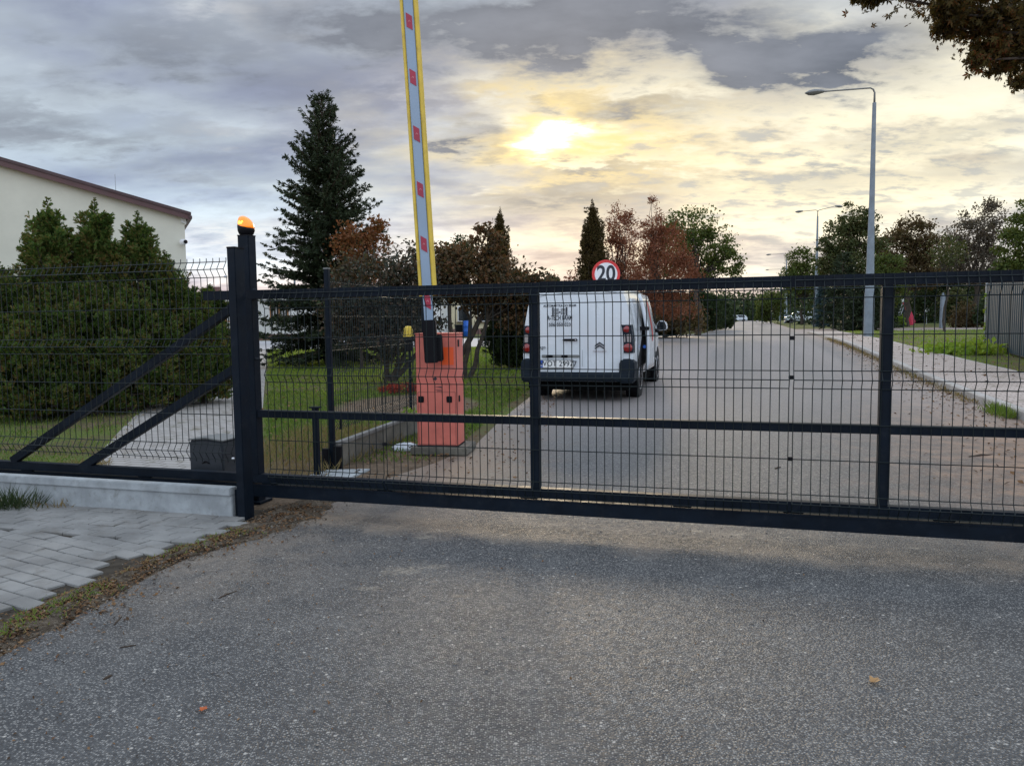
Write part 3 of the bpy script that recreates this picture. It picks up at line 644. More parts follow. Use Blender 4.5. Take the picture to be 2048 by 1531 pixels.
pb = at(502, 700, 5.53); pb = Vector((pb.x, 5.53, 0))
gpst = empty('gate_post', pb, RZG, 'taller black steel gate post carrying the orange flashing lamp', 'post')
ztop = at(490, 470, 5.5).z
MB().box((0, 0, ztop / 2 + .0), (.09, .09, ztop)).build('post_tube', 'gate_paint', gpst, bevel=.005)
MB().box((0, 0, .012), (.16, .16, .016)).build('base_plate', 'gate_paint', gpst, bevel=.003)
MB().box((.0, -.0, ztop - .002), (.093, .093, .008)).build('cap', 'black_plastic', gpst, bevel=.002)
# flashing lamp
fl = empty('flashing_lamp', (pb.x, pb.y, ztop + .002), RZG, 'lit orange flashing lamp on top of the black gate post', 'warning lamp')
mb = MB().lathe([(.040, 0), (.050, .008), (.058, .03), (.060, .05), (.057, .062)], n=28); bo = mb.build('lamp_base', 'black_plastic', fl, smooth=True)
for v in bo.data.vertices:
    if v.co.z > .045: v.co.z += -v.co.x * .28
prof = [(.0575, .05), (.058, .062), (.055, .085), (.046, .108), (.032, .124), (.014, .132), (.002, .134)]
mb = MB().lathe(prof, n=28); le = mb.build('lens', 'amber_lens', fl, smooth=True)
for v in le.data.vertices: v.co.x -= max(0, v.co.z - .08) * .25; v.co.z += (-v.co.x * .22 if v.co.z > .08 else 0) - .002
MB().box((-.008, -.05, .083), (.040, .012, .026)).build('bulb', 'lamp_glow', fl, bevel=.006, seg=3)

# gate motor box
mo = at(429, 900, 5.80)
mt = empty('gate_motor', (mo.x, 5.80, 0), RZG, 'dark grey gate motor box with slanted lid behind the left fence', 'gate motor')
MB().prism([(-.15, .10), (.15, .10), (.15, .425), (.0, .44), (-.15, .425)], -.10, .10, lambda u, v, t: (u, t, v)).build('housing', 'dark_plastic', mt, bevel=.012, seg=3)
MB().prism([(-.155, .427), (0, .443), (.155, .427), (.155, .436), (0, .455), (-.155, .436)], -.105, .125, lambda u, v, t: (u, t, v))  .build('lid', 'lamp_grey', mt, bevel=.003)
MB().box((0, 0, .05), (.34, .26, .10)).build('plinth', 'concrete', mt, bevel=.01)
MB().tube([(-.03, -.104, .26), (0, -.107, .275), (.03, -.104, .26)], .005, 8).build('lock_cover', 'black_plastic', mt, smooth=True)
MB().box((-.02, -.13, .125), (.10, .05, .03)).build('limit_switch', 'galv', mt, bevel=.004)

# ------------------------------------------------------------------ side fence running away beside the road
sp = on(668, 940, 0); SA = Vector((sp.x - .02, sp.y + .05, 0)); SE = on(830, 860, .03); sd_ = Vector((SE.x - SA.x + .03, SE.y - SA.y, 0)).normalized(); sn = Vector((-sd_.y, sd_.x, 0)) * -1
sf = empty('side_fence', SA, 0, 'dark mesh fence with low concrete slab running away beside the barrier', 'fence')
rzs = math.atan2(sd_.y, sd_.x)
zt = at(650, 538, SA.y).z
MB().box((0, 0, zt / 2), (.042, .042, zt), Matrix.Rotation(rzs, 3, 'Z')).build('post', 'gate_paint', sf, bevel=.003)
MB().box((0, 0, zt + .004), (.05, .05, .014), Matrix.Rotation(rzs, 3, 'Z')).build('post_cap', 'lamp_grey', sf, bevel=.003)
o = wire_panel('mesh_panel', SA + sd_ * .05, sd_, sn, 2.5, .33, None, 'wire_paint', .0026); o.data.transform(Matrix.Translation(-SA)); o.parent = sf
MB().beam(sd_ * .04 + Vector((0, 0, .10)), sd_ * 2.52 + Vector((0, 0, .10)), .05, .20).build('slab', 'concrete_dark', sf, bevel=.004)
MB().beam(sd_ * .04 + Vector((0, 0, .215)), sd_ * 2.52 + Vector((0, 0, .215)), .07, .03)  .build('slab_cap', 'slab_grey', sf, bevel=.004)
MB().box((.055, -.03, .10), (.05, .07, .22), Matrix.Rotation(rzs, 3, 'Z')).build('slab_holder', 'black_plastic', sf, bevel=.003)
MB().box((-.055, -.02, .09), (.045, .06, .2), Matrix.Rotation(rzs, 3, 'Z')).build('slab_holder', 'black_plastic', sf, bevel=.003)
q = sd_ * 2.56; MB().box((q.x, q.y, .86), (.06, .06, 1.72), Matrix.Rotation(rzs, 3, 'Z')).build('post', 'gate_paint', sf, bevel=.003)
lt = MB().tube([(-.10, -.05, .50), (.09, -.05, .50)], .009, 6); lt.box((.095, -.055, .43), (.02, .02, .13)); lt.build('latch', 'black_plastic', sf)
# short stop post on its pad
sp2 = on(635, 950, .015)
stp = empty('stop_post', (sp2.x, sp2.y, 0), RZG, 'short black post with flat cap on a small concrete pad behind the gate', 'post')
zt2 = at(633, 815, sp2.y).z
MB().box((0, 0, zt2 / 2), (.045, .045, zt2)).build('post_tube', 'gate_paint', stp, bevel=.003)
MB().box((0, 0, zt2 + .004), (.09, .06, .012)).build('cap', 'gate_paint', stp, bevel=.002)
MB().box((0, 0, .02), (.10, .10, .01)).build('base_plate', 'galv', stp, bevel=.002)
mb = MB().prism([(-.12, -.16), (.30, -.10), (.40, .28), (.02, .26)], -.03, .014, lambda u, v, t: (u, v, t)); o = mb.build('concrete_pad', 'concrete', None, bevel=.006); o.location = (sp2.x, sp2.y, 0)
tag(o, 'small flat concrete pad under the short black post', 'concrete pad')

# ------------------------------------------------------------------ barrier
cb = on(884, 893, .085); cab = empty('barrier_cabinet', (cb.x + .0, cb.y + .16, 0), 0, 'coral red barrier cabinet with black square locks on a dark slab', 'barrier')
CW, CDp, CH = .40, .30, at(880, 668, cb.y).z
rz = R(-9); cab.rotation_euler.z = rz
fresh = MB()
MB().box((-.02, 0, .09 + (CH - .09) / 2), (CW, CDp, CH - .09)).build('housing', 'orange_paint', cab, bevel=.008, seg=3)
MB().box((-.02, 0, CH + .004), (CW + .01, CDp + .01, .012)).build('lid', 'orange_paint', cab, bevel=.004)
MB().box((-.02, 0, .088), (CW + .006, CDp + .006, .018)).build('base_rim', 'black_plastic', cab)
MB().box((-.0, .02, .045), (.56, .46, .075)).build('plinth', 'concrete_dark', cab, bevel=.01)
MB().box((.09, -CDp / 2 - .0005, CH - .21), (.13, .003, .17)).build('repaint_patch', 'orange_fresh', cab)
for x in (-.175, .105): MB().box((x, -CDp / 2 - .003, .545), (.056, .01, .062)).build('lock', 'black_plastic', cab, bevel=.006)
MB().box((CW / 2 - .02 + .003, -.06, .545), (.008, .05, .062)).build('lock', 'black_plastic', cab, bevel=.003)
MB().box((CW / 2 - .02 + .003, -.06, CH - .09), (.008, .05, .07)).build('vent', 'black_plastic', cab, bevel=.003)
sm_ = MB()
for c, d in (((-.02, -CDp / 2 - .0008, .105), (.37, .002, .004)), ((-.205, -CDp / 2 - .0008, .36), (.003, .002, .51)), ((.165, -CDp / 2 - .0008, .36), (.003, .002, .51)), ((-.02, -CDp / 2 - .0008, .615), (.37, .002, .003))): sm_.box(c, d)
sm_.build('door_seam', 'trim_brown2', cab)
lg = MB().prism([(-.04, .665), (.03, .67), (.03, .655), (.012, .66)], -CDp / 2 - .003, -CDp / 2 + .001, lambda u, v, t: (u, t, v))
lg.box((.0, -CDp / 2 - .001, .638), (.06, .003, .004)); lg.box((.01, -CDp / 2 - .001, .625), (.05, .003, .004)); lg.build('emblem', 'ink', cab)
MB().prism([(-.05, .745), (-.03, .765), (-.01, .745), (-.03, .725)], -CDp / 2 - .003, -CDp / 2 + .001, lambda u, v, t: (u, t, v)).build('release_knob', 'ink', cab)
# boom with its clamp (leans left)
b0 = at(864, 725, cb.y - .12); b1 = at(816, 0, cb.y - .12); ax = (b1 - b0).normalized(); sdx = Vector((0, 1, 0)).cross(ax).normalized() * 1; fwd = ax.cross(sdx)
if sdx.x < 0: sdx = -sdx
boom = empty('barrier_boom', b0, 0, 'raised white barrier boom with yellow edges and red reflectors', 'barrier boom')
def bb(u, v, t, off=0): return ax * t + sdx * u + Vector((0, -1, 0)) * (v + off)
L0 = (at(855, 640, cb.y - .12) - b0).length; L1 = (at(850, 592, cb.y - .12) - b0).length; LT = 5.6
MB().prism([(-.062, -.05), (.062, -.05), (.062, .06), (-.062, .06)], 0, L0, lambda u, v, t: bb(u, v, t)).build('clamp', 'black_plastic', boom, bevel=.008)
MB().prism([(.05, -.05), (.11, -.05), (.11, .02), (.05, .02)], .01, .26, lambda u, v, t: bb(u, v, t)).build('clamp_cover', 'black_plastic', boom, bevel=.01)
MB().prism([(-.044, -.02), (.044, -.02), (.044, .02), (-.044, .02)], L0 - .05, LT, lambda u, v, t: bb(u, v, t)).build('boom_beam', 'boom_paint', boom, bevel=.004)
for sx, wv in ((-1, .034), (1, .048)):
    c0 = sx * (.044 + wv / 2); mb = MB(); n = 10; poly = [(c0 + wv / 2 * math.cos(t) * 1.0, .034 * math.sin(t)) for t in [2 * math.pi * k / n for k in range(n)]]
    mb.prism(poly, L1, LT, lambda u, v, t: bb(u, v, t)).build('edge_strip', 'yellow_rubber', boom, smooth='auto')
for py in (-70, 43, 155, 268, 379, 488, 602):
    px = 819 + (488 - 0) * 0 + (py - 43) * (849.5 - 819) / (488 - 43); c = at(px + 1, py, cb.y - .14); t0 = (c - b0).dot(ax)
    hh = .16; mb = MB().prism([(-.027, .5 * hh), (.027, .28 * hh), (.027, -.5 * hh), (-.027, -.28 * hh)], .021, .024, lambda u, v, t: bb(u - .0, t, t0 + v)); o = mb.build('reflector', 'reflector_red', boom)
    a_ = [(.008 * math.cos(k), .013 * math.sin(k)) for k in np.linspace(-.2, 3.3, 7)]
    MB().tube([bb(u, .0245, t0 - .005 + v) for u, v in a_], .0016, 4).build('mark', 'reflector_mark', o)
# yellow flasher behind the cabinet, on a bracket of the far fence post
yl = at(817, 681, SA.y + sd_.y * 2.56); yw = empty('yellow_lamp', (yl.x, yl.y, yl.z), 0, 'small yellow warning lamp on a black bracket left of the red cabinet', 'warning lamp')
MB().lathe([(.062, .0), (.064, .02), (.064, .04)], n=16).build('lamp_base', 'black_plastic', yw, smooth='auto')
MB().lathe([(.060, .04), (.058, .11), (.050, .155), (.034, .172), (.01, .176)], n=16).build('lens', 'yellow_lens', yw, smooth='auto')
MB().box((.01, 0, -.06), (.08, .07, .13)).build('bracket', 'black_plastic', yw, bevel=.006)
MB().tube([(.01, 0, -.12), (.01, 0, -yl.z + .01)], .018, 8).build('pole', 'gate_paint', yw)
# white crumpled bag by the cabinet
bag = MB(); bp = on(812, 899, .0)
n1, n2 = 22, 12
for i in range(n2):
    for j in range(n1):
        th = 2 * math.pi * j / n1; ph = i / (n2 - 1) * math.pi / 2; rr = 1 + .12 * math.sin(5 * th + 3 * ph) + random.uniform(-.07, .07)
        bag.v.append((.155 * rr * math.cos(th) * math.cos(ph), .10 * rr * math.sin(th) * math.cos(ph), .062 * rr * math.sin(ph)))
for i in range(n2 - 1):
    for j in range(n1): bag.f.append((i * n1 + j, i * n1 + (j + 1) % n1, (i + 1) * n1 + (j + 1) % n1, (i + 1) * n1 + j))
o = bag.build('plastic_bag', 'bag_white', None, smooth=True); o.location = (bp.x, bp.y, .004); tag(o, 'crumpled white plastic bag lying at the foot of the red cabinet', 'bag')
MB().tube([(.02, -.07, .05), (.05, -.085, .035), (.07, -.08, .05), (.09, -.075, .03)], .006, 6).build('tie', 'black_plastic', o)

# ------------------------------------------------------------------ van
TOPZ = 1.80
RING = [(.74, .30), (.83, .34), (.875, .48), (.885, .75), (.88, .95), (.865, 1.10), (.83, 1.30), (.795, 1.48), (.75, 1.63), (.69, 1.72), (.58, 1.775), (.30, 1.80), (0, 1.805)]
def ztop_(y): return float(np.interp(y, [0, .2, 1, 2.4, 2.75, 3.05, 3.35, 3.65, 3.8, 4.05, 4.25, 4.35, 4.4], [1.77, 1.80, 1.81, 1.81, 1.78, 1.62, 1.38, 1.17, 1.10, 1.03, .93, .78, .62]))
def wsc(y): return float(np.interp(y, [0, .06, .15, .4, 3.4, 3.9, 4.2, 4.35, 4.4], [.985, .99, .995, 1, 1, .97, .90, .78, .62]))
def ring(y):
    zt_ = ztop_(y); s = wsc(y); out = []
    for x, z in RING:
        if z > .9: z2 = .9 + (z - .9) * (zt_ - .9) / (1.805 - .9) if zt_ > .9 else .9 - (z - .9) * 0 + (zt_ - .9) * (z - .9) / .905
        else: z2 = z if zt_ > 1.0 else z * (.55 + .45 * zt_ / 1.0)
        xx = x * s
        if zt_ < 1.3 and z > .9: xx = x * s * (1 + .12 * (z - .9)) if z < 1.5 else x * s
        out.append((xx, z2))
    return out
def bx_(y, z):
    r = ring(y); xs = [q[0] for q in r]; zs = [q[1] for q in r]; return float(np.interp(z, zs[:], xs[:]))
def arch(y, z, cy): return (y - cy) ** 2 + (z - .31) ** 2 < .355 ** 2
WY0, WY1, WR = .93, 3.66, .315
def make_van(root, lettering=True, open_door=True):
    ys = [0, .03, .08, .2, .4] + [.6 + .1 * i for i in range(38)]; ys = sorted(set([round(v, 3) for v in ys if v <= 4.4] + [4.25, 4.33, 4.4]))
    mb = MB(); rn = len(RING); full = 2 * rn - 1
    for y in ys:
        r = ring(y); pts = [(x, z) for x, z in r] + [(-x, z) for x, z in r[-2::-1]]
        for x, z in pts:
            yy = y
            if y < .1: yy = y + .035 * (abs(x) / .88) ** 3 + .03 * max(0, z - 1.3)
            # wheel arches lift the sill
            zz = z
            for cy in (WY0, WY1):
                d = abs(y - cy)
                if d < .39 and z < .66: zz = max(z, .30 + math.sqrt(max(0, .39 ** 2 - d * d)) * .98)
            mb.v.append((x, yy, zz))
    for j in range(len(ys) - 1):
        for i in range(full - 1): q = j * full + i; mb.f.append((q, q + full, q + full + 1, q + 1))
    mb.f.append(tuple(range((len(ys) - 1) * full, len(ys) * full))[::-1])
    r0 = ring(0); nx_ = 10; n0 = len(mb.v)
    for x, z in r0:
        for k in range(nx_ + 1):
            xx = x * (1 - 2 * k / nx_); mb.v.append((xx, .035 * (abs(xx) / .88) ** 3 + .03 * max(0, z - 1.3), z))
    for i in range(len(r0) - 1):
        for k in range(nx_): q = n0 + i * (nx_ + 1) + k; mb.f.append((q, q + 1, q + nx_ + 2, q + nx_ + 1))
    mb.build('body', 'white_paint', root, smooth='auto')
    MB().box((0, 2.2, .34), (1.56, 4.1, .36)).build('underbody', 'shade_black', root)
    def patch(name, m, y0, y1, zlo, zhi, off=.006, side=1, ny=10, nz=6, parent=root):
        mb = MB()
        for i in range(ny + 1):
            y = y0 + (y1 - y0) * i / ny; a, b = zlo(y), zhi(y)
            for k in range(nz + 1): z = a + (b - a) * k / nz; mb.v.append((side * (bx_(y, z) + off), y, z))
        for i in range(ny):
            for k in range(nz):
                q = i * (nz + 1) + k; f = (q, q + nz + 1, q + nz + 2, q + 1); mb.f.append(f if side > 0 else f[::-1])
        return mb.build(name, m, parent, smooth=True)
    for sd in (1, -1):
        patch('door_window', 'glass_dark', 2.28, 3.32, lambda y: 1.08 + .02 * (y - 2.3), lambda y: min(1.60, ztop_(y) - .07 - .0 * y) if y < 2.9 else max(1.10, min(1.60, ztop_(y) - .10)), .006, sd)
        patch('side_moulding', 'bumper', 2.35, 3.15, lambda y: .52, lambda y: .64, .02, sd, 4, 2)
        for (cy) in (WY0, WY1):
            wh = empty('wheel', (sd * .775, cy, WR)); wh.parent = root
            axm = Matrix.Rotation(R(90) * 1, 3, 'Y')
            MB().lathe([(.19, -.09), (.27, -.10), (.305, -.085), (WR, -.05), (WR, .05), (.305, .085), (.27, .10), (.19, .09)], n=36, ax=axm).build('tyre', 'tyre', wh, smooth='auto')
            rm = MB().lathe([(.05, .075 * sd), (.06, .09 * sd), (.19, .095 * sd), (.205, .10 * sd), (.21, .08 * sd), (.19, .03 * sd)], n=36, ax=axm); rm.build('rim', 'silver', wh, smooth='auto')
            sp_ = MB()
            for k in range(7):
                a = 2 * math.pi * k / 7; sp_.box((sd * .098, .12 * math.cos(a), .12 * math.sin(a)), (.008, .05, .05), Matrix.Rotation(a, 3, 'X'))
            sp_.build('rim_opening', 'black_plastic', wh)
            MB().lathe([(.33, -.10), (.375, -.10), (.375, .10), (.33, .10)], (sd * .77, cy, .33), 28, axm).build('wheel_well', 'black_plastic', root)
        # mirrors
        mi = MB(); mi.prism([(0, 0), (.20, .02), (.21, .10), (.17, .19), (.05, .20), (0, .12)], 0, .10, lambda u, v, t: (sd * (.90 + u), 3.10 + t, 1.02 + v)); mo_ = mi.build('mirror', 'white_paint', root, bevel=.02, seg=3)
        MB().prism([(.015, .015), (.185, .03), (.19, .10), (.16, .175), (.05, .185), (.015, .11)], -.006, .004, lambda u, v, t: (sd * (.90 + u), 3.10 + t, 1.02 + v)).build('mirror_glass', 'glass_dark', mo_)
        MB().box((sd * .90, 3.14, 1.03), (.09, .07, .07)).build('mirror_arm', 'black_plastic', mo_, bevel=.01)
        # tail lamps wrap the rear corner
        tl = MB()
        for (z) in np.linspace(.74, 1.17, 9):
            xo = bx_(.1, z)
            for (dx_, yy) in ((-.15, .012), (-.10, .006), (-.04, .022), (-.008, .045), (.004, .08), (.004, .15)): tl.v.append((sd * (xo + dx_), yy - .016 if yy < .06 else yy, z))
        for i in range(8):
            for k in range(5): q = i * 6 + k; f = (q, q + 1, q + 7, q + 6); tl.f.append(f if sd > 0 else f[::-1])
        t_o = tl.build('tail_lamp', 'bumper', root, smooth='auto')
        for zc, rr in ((1.10, .055), (.82, .072)):
            ls = MB().lathe([(rr, 0), (rr * .92, .012), (rr * .6, .022), (.005, .026)], (sd * (bx_(.1, zc) - .085), .005, zc), 20, Matrix.Rotation(R(90), 3, 'X') @ Matrix.Rotation(0, 3, 'Z')); ls.build('lens', 'lamp_red', t_o, smooth=True)
        MB().box((sd * (bx_(.1, .965) - .085), -.002, .965), (.11, .012, .12)).build('clear_lens', 'lamp_clear', t_o, bevel=.004)
        # bumper corner pieces
        MB().prism([(.66, .28), (.885, .28), (.90, .46), (.895, .62), (.85, .655), (.70, .65), (.665, .61)], -.05, .30, lambda u, v, t: (sd * (u if t < 0 else min(u, .905)), t, v)).build('bumper_corner', 'bumper', root, bevel=.025, seg=3)
        hl = MB().prism([(3.95, .78), (4.27, .70), (4.30, .84), (4.05, .95)], 0, .02, lambda u, v, t: (sd * (bx_(min(u, 4.3), v) + t - .005), u, v)); hl.build('headlight', 'lamp_clear', root)
    MB().box((0, -.01, .375), (1.74, .12, .14)).build('rear_bumper', 'bumper', root, bevel=.03, seg=3)
    MB().box((0, .14, .24), (1.6, .16, .16)).build('rear_skirt', 'shade_black', root, bevel=.02)
    MB().box((0, 4.36, .45), (1.5, .10, .26)).build('front_bumper', 'bumper', root, bevel=.04, seg=3)
    # rear doors: seams, handle, lights, plate
    sm = MB()
    for a, b in (((.09, .53), (.09, 1.70)), ((-.72, .53), (-.72, 1.0)), ((.72, .53), (.72, .74))): sm.beam((a[0], -.004, a[1]), (b[0], .028 if b[1] > 1.6 else -.002, b[1]), .005, .006, (0, 1, 0))
    pts = [(-.70, 1.30), (-.69, 1.50), (-.64, 1.60), (-.50, 1.645), (0, 1.675), (.4, 1.685), (.62, 1.66)]
    sm.tube([(x, -.004 + .03 * max(0, z - 1.3) + .035 * (abs(x) / .88) ** 3, z) for x, z in pts], .004, 4); sm.build('door_seam', 'ink_grey', root)
    hd = MB().box((-.10, -.022, .945), (.235, .03, .035)); ho = hd.build('rear_handle', 'black_plastic', root, bevel=.01, seg=3)
    hk = MB().lathe([(.012, 0), (.012, .004)], (-.01, -.038, .945), 12, Matrix.Rotation(R(90), 3, 'X')); hk.build('keyhole', 'silver', ho)
    MB().box((-.26, -.004, .69), (.60, .02, .045)).build('plate_recess', 'lamp_grey', root, bevel=.008)
    for x in (-.43, -.19): MB().box((x, -.018, .69), (.10, .02, .04)).build('plate_light', 'black_plastic', root, bevel=.006)
    pt = MB().box((-.315, -.014, .57), (.52, .012, .118)); po = pt.build('number_plate', 'plate_white', root, bevel=.003)
    fr = MB()
    for c, d in (((-.315, -.0215, .6315), (.53, .004, .006)), ((-.315, -.0215, .5085), (.53, .004, .006)), ((-.578, -.0215, .57), (.006, .004, .129)), ((-.052, -.0215, .57), (.006, .004, .129))): fr.box(c, d)
    fr.build('plate_frame', 'black_plastic', po)
    MB().box((-.556, -.0212, .57), (.038, .003, .112)).build('plate_band', 'plate_blue', po)
    MB().box((.06, .035, 1.728), (.24, .02, .028)).build('brake_light', 'lamp_red', root, bevel=.005)
    if lettering:
        def text(s, size, x, z, m='ink', par=root, name='lettering', bold=.0, wide=1.0, y=-.0055, arc=0, al='CENTER'):
            cu = bpy.data.curves.new(name, 'FONT'); cu.body = s; cu.size = size; cu.align_x = al; cu.align_y = 'CENTER'; cu.offset = bold; cu.extrude = .0006; cu.space_character = 1.05
            ob = bpy.data.objects.new(name, cu); COL.objects.link(ob); bpy.context.view_layer.update()
            me = bpy.data.meshes.new_from_object(ob.evaluated_get(bpy.context.evaluated_depsgraph_get())); COL.objects.unlink(ob); bpy.data.objects.remove(ob)
            T = Matrix.Translation((x, y + .03 * max(0, z - 1.3), z)) @ Matrix.Rotation(R(90), 4, 'X') @ Matrix.Diagonal((wide, 1, 1, 1)); me.transform(T); return link(name, me, m, par)
        text('WOT 29977', .118, -.292, .572, bold=.0010, wide=.92, y=-.0222, par=po)
        text('PL', .035, -.556, .54, 'plate_white', par=po, y=-.0232)
        text('AUTOMATYKA DO BRAM', .052, -.265, 1.475, bold=.0008, wide=.84)
        text('A-TECH BRAM', .100, -.265, 1.285, bold=.0018, wide=.60)
        text('506 050 023', .074, -.265, 1.180, bold=.0012, wide=.90)
        text('MONTAŻ  SERWIS  NAPRAWA', .020, -.265, 1.228, 'ink_grey')
        text('Berlingo', .075, -.62, .83, 'ink', wide=.95)
        text('CITROEN', .032, .36, .765, 'silver', wide=1.5, bold=.001)
        lg_ = MB()
        for zc in (.84, .88):
            for sx in (-1, 1): lg_.prism([(0, .03), (sx * .072, -.02), (sx * .072, -.040), (0, .008)], -.012, .002, lambda u, v, t, zc=zc: (.36 + u, t, zc + v))
        lg_.build('chevron_badge', 'ink', root)
        g_ = MB()                                           # the little gate emblem
        y_ = .0
        for x in (-.375, -.155): g_.box((x, -.001, 1.385), (.022, .004, .13))
        for x in np.linspace(-.352, -.285, 5): g_.box((x, -.0005, 1.385), (.0035, .004, .10))
        for x in np.linspace(-.245, -.178, 5): g_.box((x, -.0005, 1.385), (.0035, .004, .10))
        for z in (1.345, 1.365, 1.405, 1.425): g_.box((-.318, -.001, z), (.07, .004, .0035)); g_.box((-.212, -.001, z + .004), (.07, .004, .0035))
        g_.box((-.265, -.002, 1.375), (.018, .004, .024)); g_.build('gate_emblem', 'ink', root)
    if open_door:                                          # side door slid back along its rail, standing proud of the body
        dr = patch('sliding_door', 'white_paint', 1.0, 2.05, lambda y: .42, lambda y: 1.66, .115, 1, 8, 12)
        sol = dr.modifiers.new('thick', 'SOLIDIFY'); sol.thickness = .045; sol.offset = -1
        MB().box((.93, .93, 1.10), (.16, .10, .06)).build('rail_bracket', 'black_plastic', root, bevel=.01)
        MB().box((.93, 1.02, .80), (.05, .12, .05)).build('door_lock', 'blue_plastic', dr, bevel=.01)
        patch('stripe', 'sign_red', 1.50, 1.60, lambda y: .88, lambda y: 1.58, .122, 1, 3, 12, dr)
        patch('stripe', 'orange_paint', 1.66, 1.70, lambda y: .95, lambda y: 1.58, .122, 1, 3, 12, dr)
        patch('door_gap_shade', 'black_plastic', .55, 1.9, lambda y: .50, lambda y: min(1.5, .62 + .75 * (y - .55)), .004, 1, 8, 8)  # black sheet painting the dark of the gap behind the slid door
        MB().box((.895, 2.55, 1.0), (.04, .14, .04)).build('door_handle', 'black_plastic', root, bevel=.01)
        rb = MB()
        for x in (-.62, .62): rb.beam((x, .45, 1.845), (x, 2.3, 1.845), .03, .03)
        for y in (.5, 1.35, 2.2): rb.beam((-.70, y, 1.872), (.72, y, 1.872), .05, .022)
        for x in (-.62, .62):
            for y in (.5, 1.35, 2.2): rb.box((x, y, 1.82), (.04, .05, .05))
        rb.build('roof_rack', 'black_plastic', root)
van = empty('parked_van', (1.01, 11.95, .035), R(-16.5), 'white delivery van with printed rear doors parked beyond the gate', 'van', 'white vans')
del van['group']
make_van(van)
car = empty('parked_car', (0, 0, 0), 0, 'small white car parked far up the road beside a lamp post', 'car')
make_van(car, False, False)
c_ = gt(1585, 646); car.location = (c_.x + 3.4, c_.y, gz(c_.y) + .02); car.rotation_euler.z = R(84)
for i, (px, dist) in enumerate(((1455, 170), (1478, 172), (1494, 174))):
    p = at(px, 640, dist); t_ = empty('distant_car', (p.x, p.y, .3), R(80))
    tag(t_, ['pale car leftmost of three parked at the far end of the road', 'pale car in the middle of three at the far end of the road', 'pale car rightmost of three parked at the far end of the road'][i], 'car', 'cars at the far end of the road')
    MB().prism([(0, .3), (0, .9), (.5, 1.4), (2.4, 1.45), (3.1, 1.0), (4.1, .85), (4.2, .4)], -.85, .85, lambda u, v, t: (t, u, v)).build('body', 'white_paint', t_, bevel=.06)
    MB().prism([(.5, .95), (.7, 1.33), (2.3, 1.37), (2.85, .98)], -.86, .86, lambda u, v, t: (t, u, v)).build('windows', 'glass_dark', t_)
    for yw_ in (.8, 3.3):
        MB().lathe([(.3, -.88), (.3, .88)], (0, yw_, .3), 14, Matrix.Rotation(R(90), 3, 'Y')).build('wheel', 'tyre', t_)

# ------------------------------------------------------------------ speed sign
sg = at(1212, 548, 17.0); sgn = empty('speed_sign', (sg.x, 17.0, gz(17)), 0, 'round white speed limit sign 20 with red ring behind the van', 'road sign')
zc = sg.z - gz(17); RX = Matrix.Rotation(R(90), 3, 'X')
MB().lathe([(.305, -.006), (.31, 0), (.305, .006)], (0, 0, zc), 48, RX).build('sign_plate', 'sign_red', sgn, smooth='auto')
MB().lathe([(.248, .0), (.248, .009)], (0, 0, zc), 48, RX).build('sign_face', 'sign_white', sgn)
MB().tube([(0, .035, 0), (0, .035, zc + .25)], .03, 12).build('pole', 'galv', sgn)
cu = bpy.data.curves.new('digits', 'FONT'); cu.body = '20'; cu.size = .42; cu.align_x = 'CENTER'; cu.align_y = 'CENTER'; cu.offset = .010; cu.extrude = .0008
ob = bpy.data.objects.new('digits', cu); COL.objects.link(ob); bpy.context.view_layer.update(); me = bpy.data.meshes.new_from_object(ob.evaluated_get(bpy.context.evaluated_depsgraph_get())); bpy.data.objects.remove(ob)
me.transform(Matrix.Translation((0, -.011, zc)) @ Matrix.Rotation(R(90), 4, 'X') @ Matrix.Diagonal((.98, 1.12, 1, 1))); link('digits', me, 'ink', sgn)

# ------------------------------------------------------------------ street lamps
def lamp(base, ztop_, arms, label, rb=.17, rt=.075, arm_rise=.25):
    H = ztop_ - base.z; t = empty('street_lamp', base, 0, label, 'street lamp', 'street lamps along the road')
    MB().tube([(0, 0, 0), (0, 0, 1.9)], [rb + .035, rb + .025], 10).build('pole_base', 'pole_concrete', t, smooth='auto')
    MB().tube([(0, 0, 1.88), (0, 0, 2.05), (0, 0, H * .5), (0, 0, H - .6)], [rb + .022, rb, (rb + rt) / 2 * .95, rt], 12).build('pole', 'pole_concrete', t, smooth='auto')
    for (L_, drop) in arms:
        sg_ = 1 if L_ > 0 else -1
        a = MB().tube([(0, 0, H - .62), (0, 0, H - .2), (sg_ * .06, 0, H - .06), (sg_ * .18, 0, H), (L_, 0, H - drop)], [.045, .04, .035, .032, .028], 8).build('arm', 'lamp_grey', t, smooth=True)
        hd = MB(); q = []
        for (u, w_, zt_, zb_) in ((0, .06, .06, -.05), (.15, .12, .09, -.09), (.4, .17, .10, -.15), (.62, .15, .05, -.14), (.78, .03, -.04, -.07)):
            q.append([(L_ + sg_ * u, w_ * math.cos(k), -drop + (zt_ + zb_) / 2 + (zt_ - zb_) / 2 * math.sin(k) + H) for k in [2 * math.pi * j / 10 for j in range(10)]])
        for r_ in q: hd.v += r_
        for i in range(4):
            for j in range(10): hd.f.append((i * 10 + j, i * 10 + (j + 1) % 10, i * 10 + 10 + (j + 1) % 10, i * 10 + 10 + j))
        hd.f.append(tuple(range(10))); hd.f.append(tuple(range(40, 50))); hd.build('lamp_head', 'lamp_grey', t, smooth='auto')
    return t
b = gt(1737, 672, .12); lamp(b, at(1747, 176, b.y).z, [(at(1657, 182, b.y).x - b.x - .2, .12)], 'tallest nearest street lamp with one arm on the right pavement')
b = gt(1631, 652); lamp(b, at(1632, 420, b.y).z, [(at(1606, 425, b.y).x - b.x, .1), (at(1670, 418, b.y).x - b.x, -.35)], 'double armed street lamp second nearest along the road', .22)
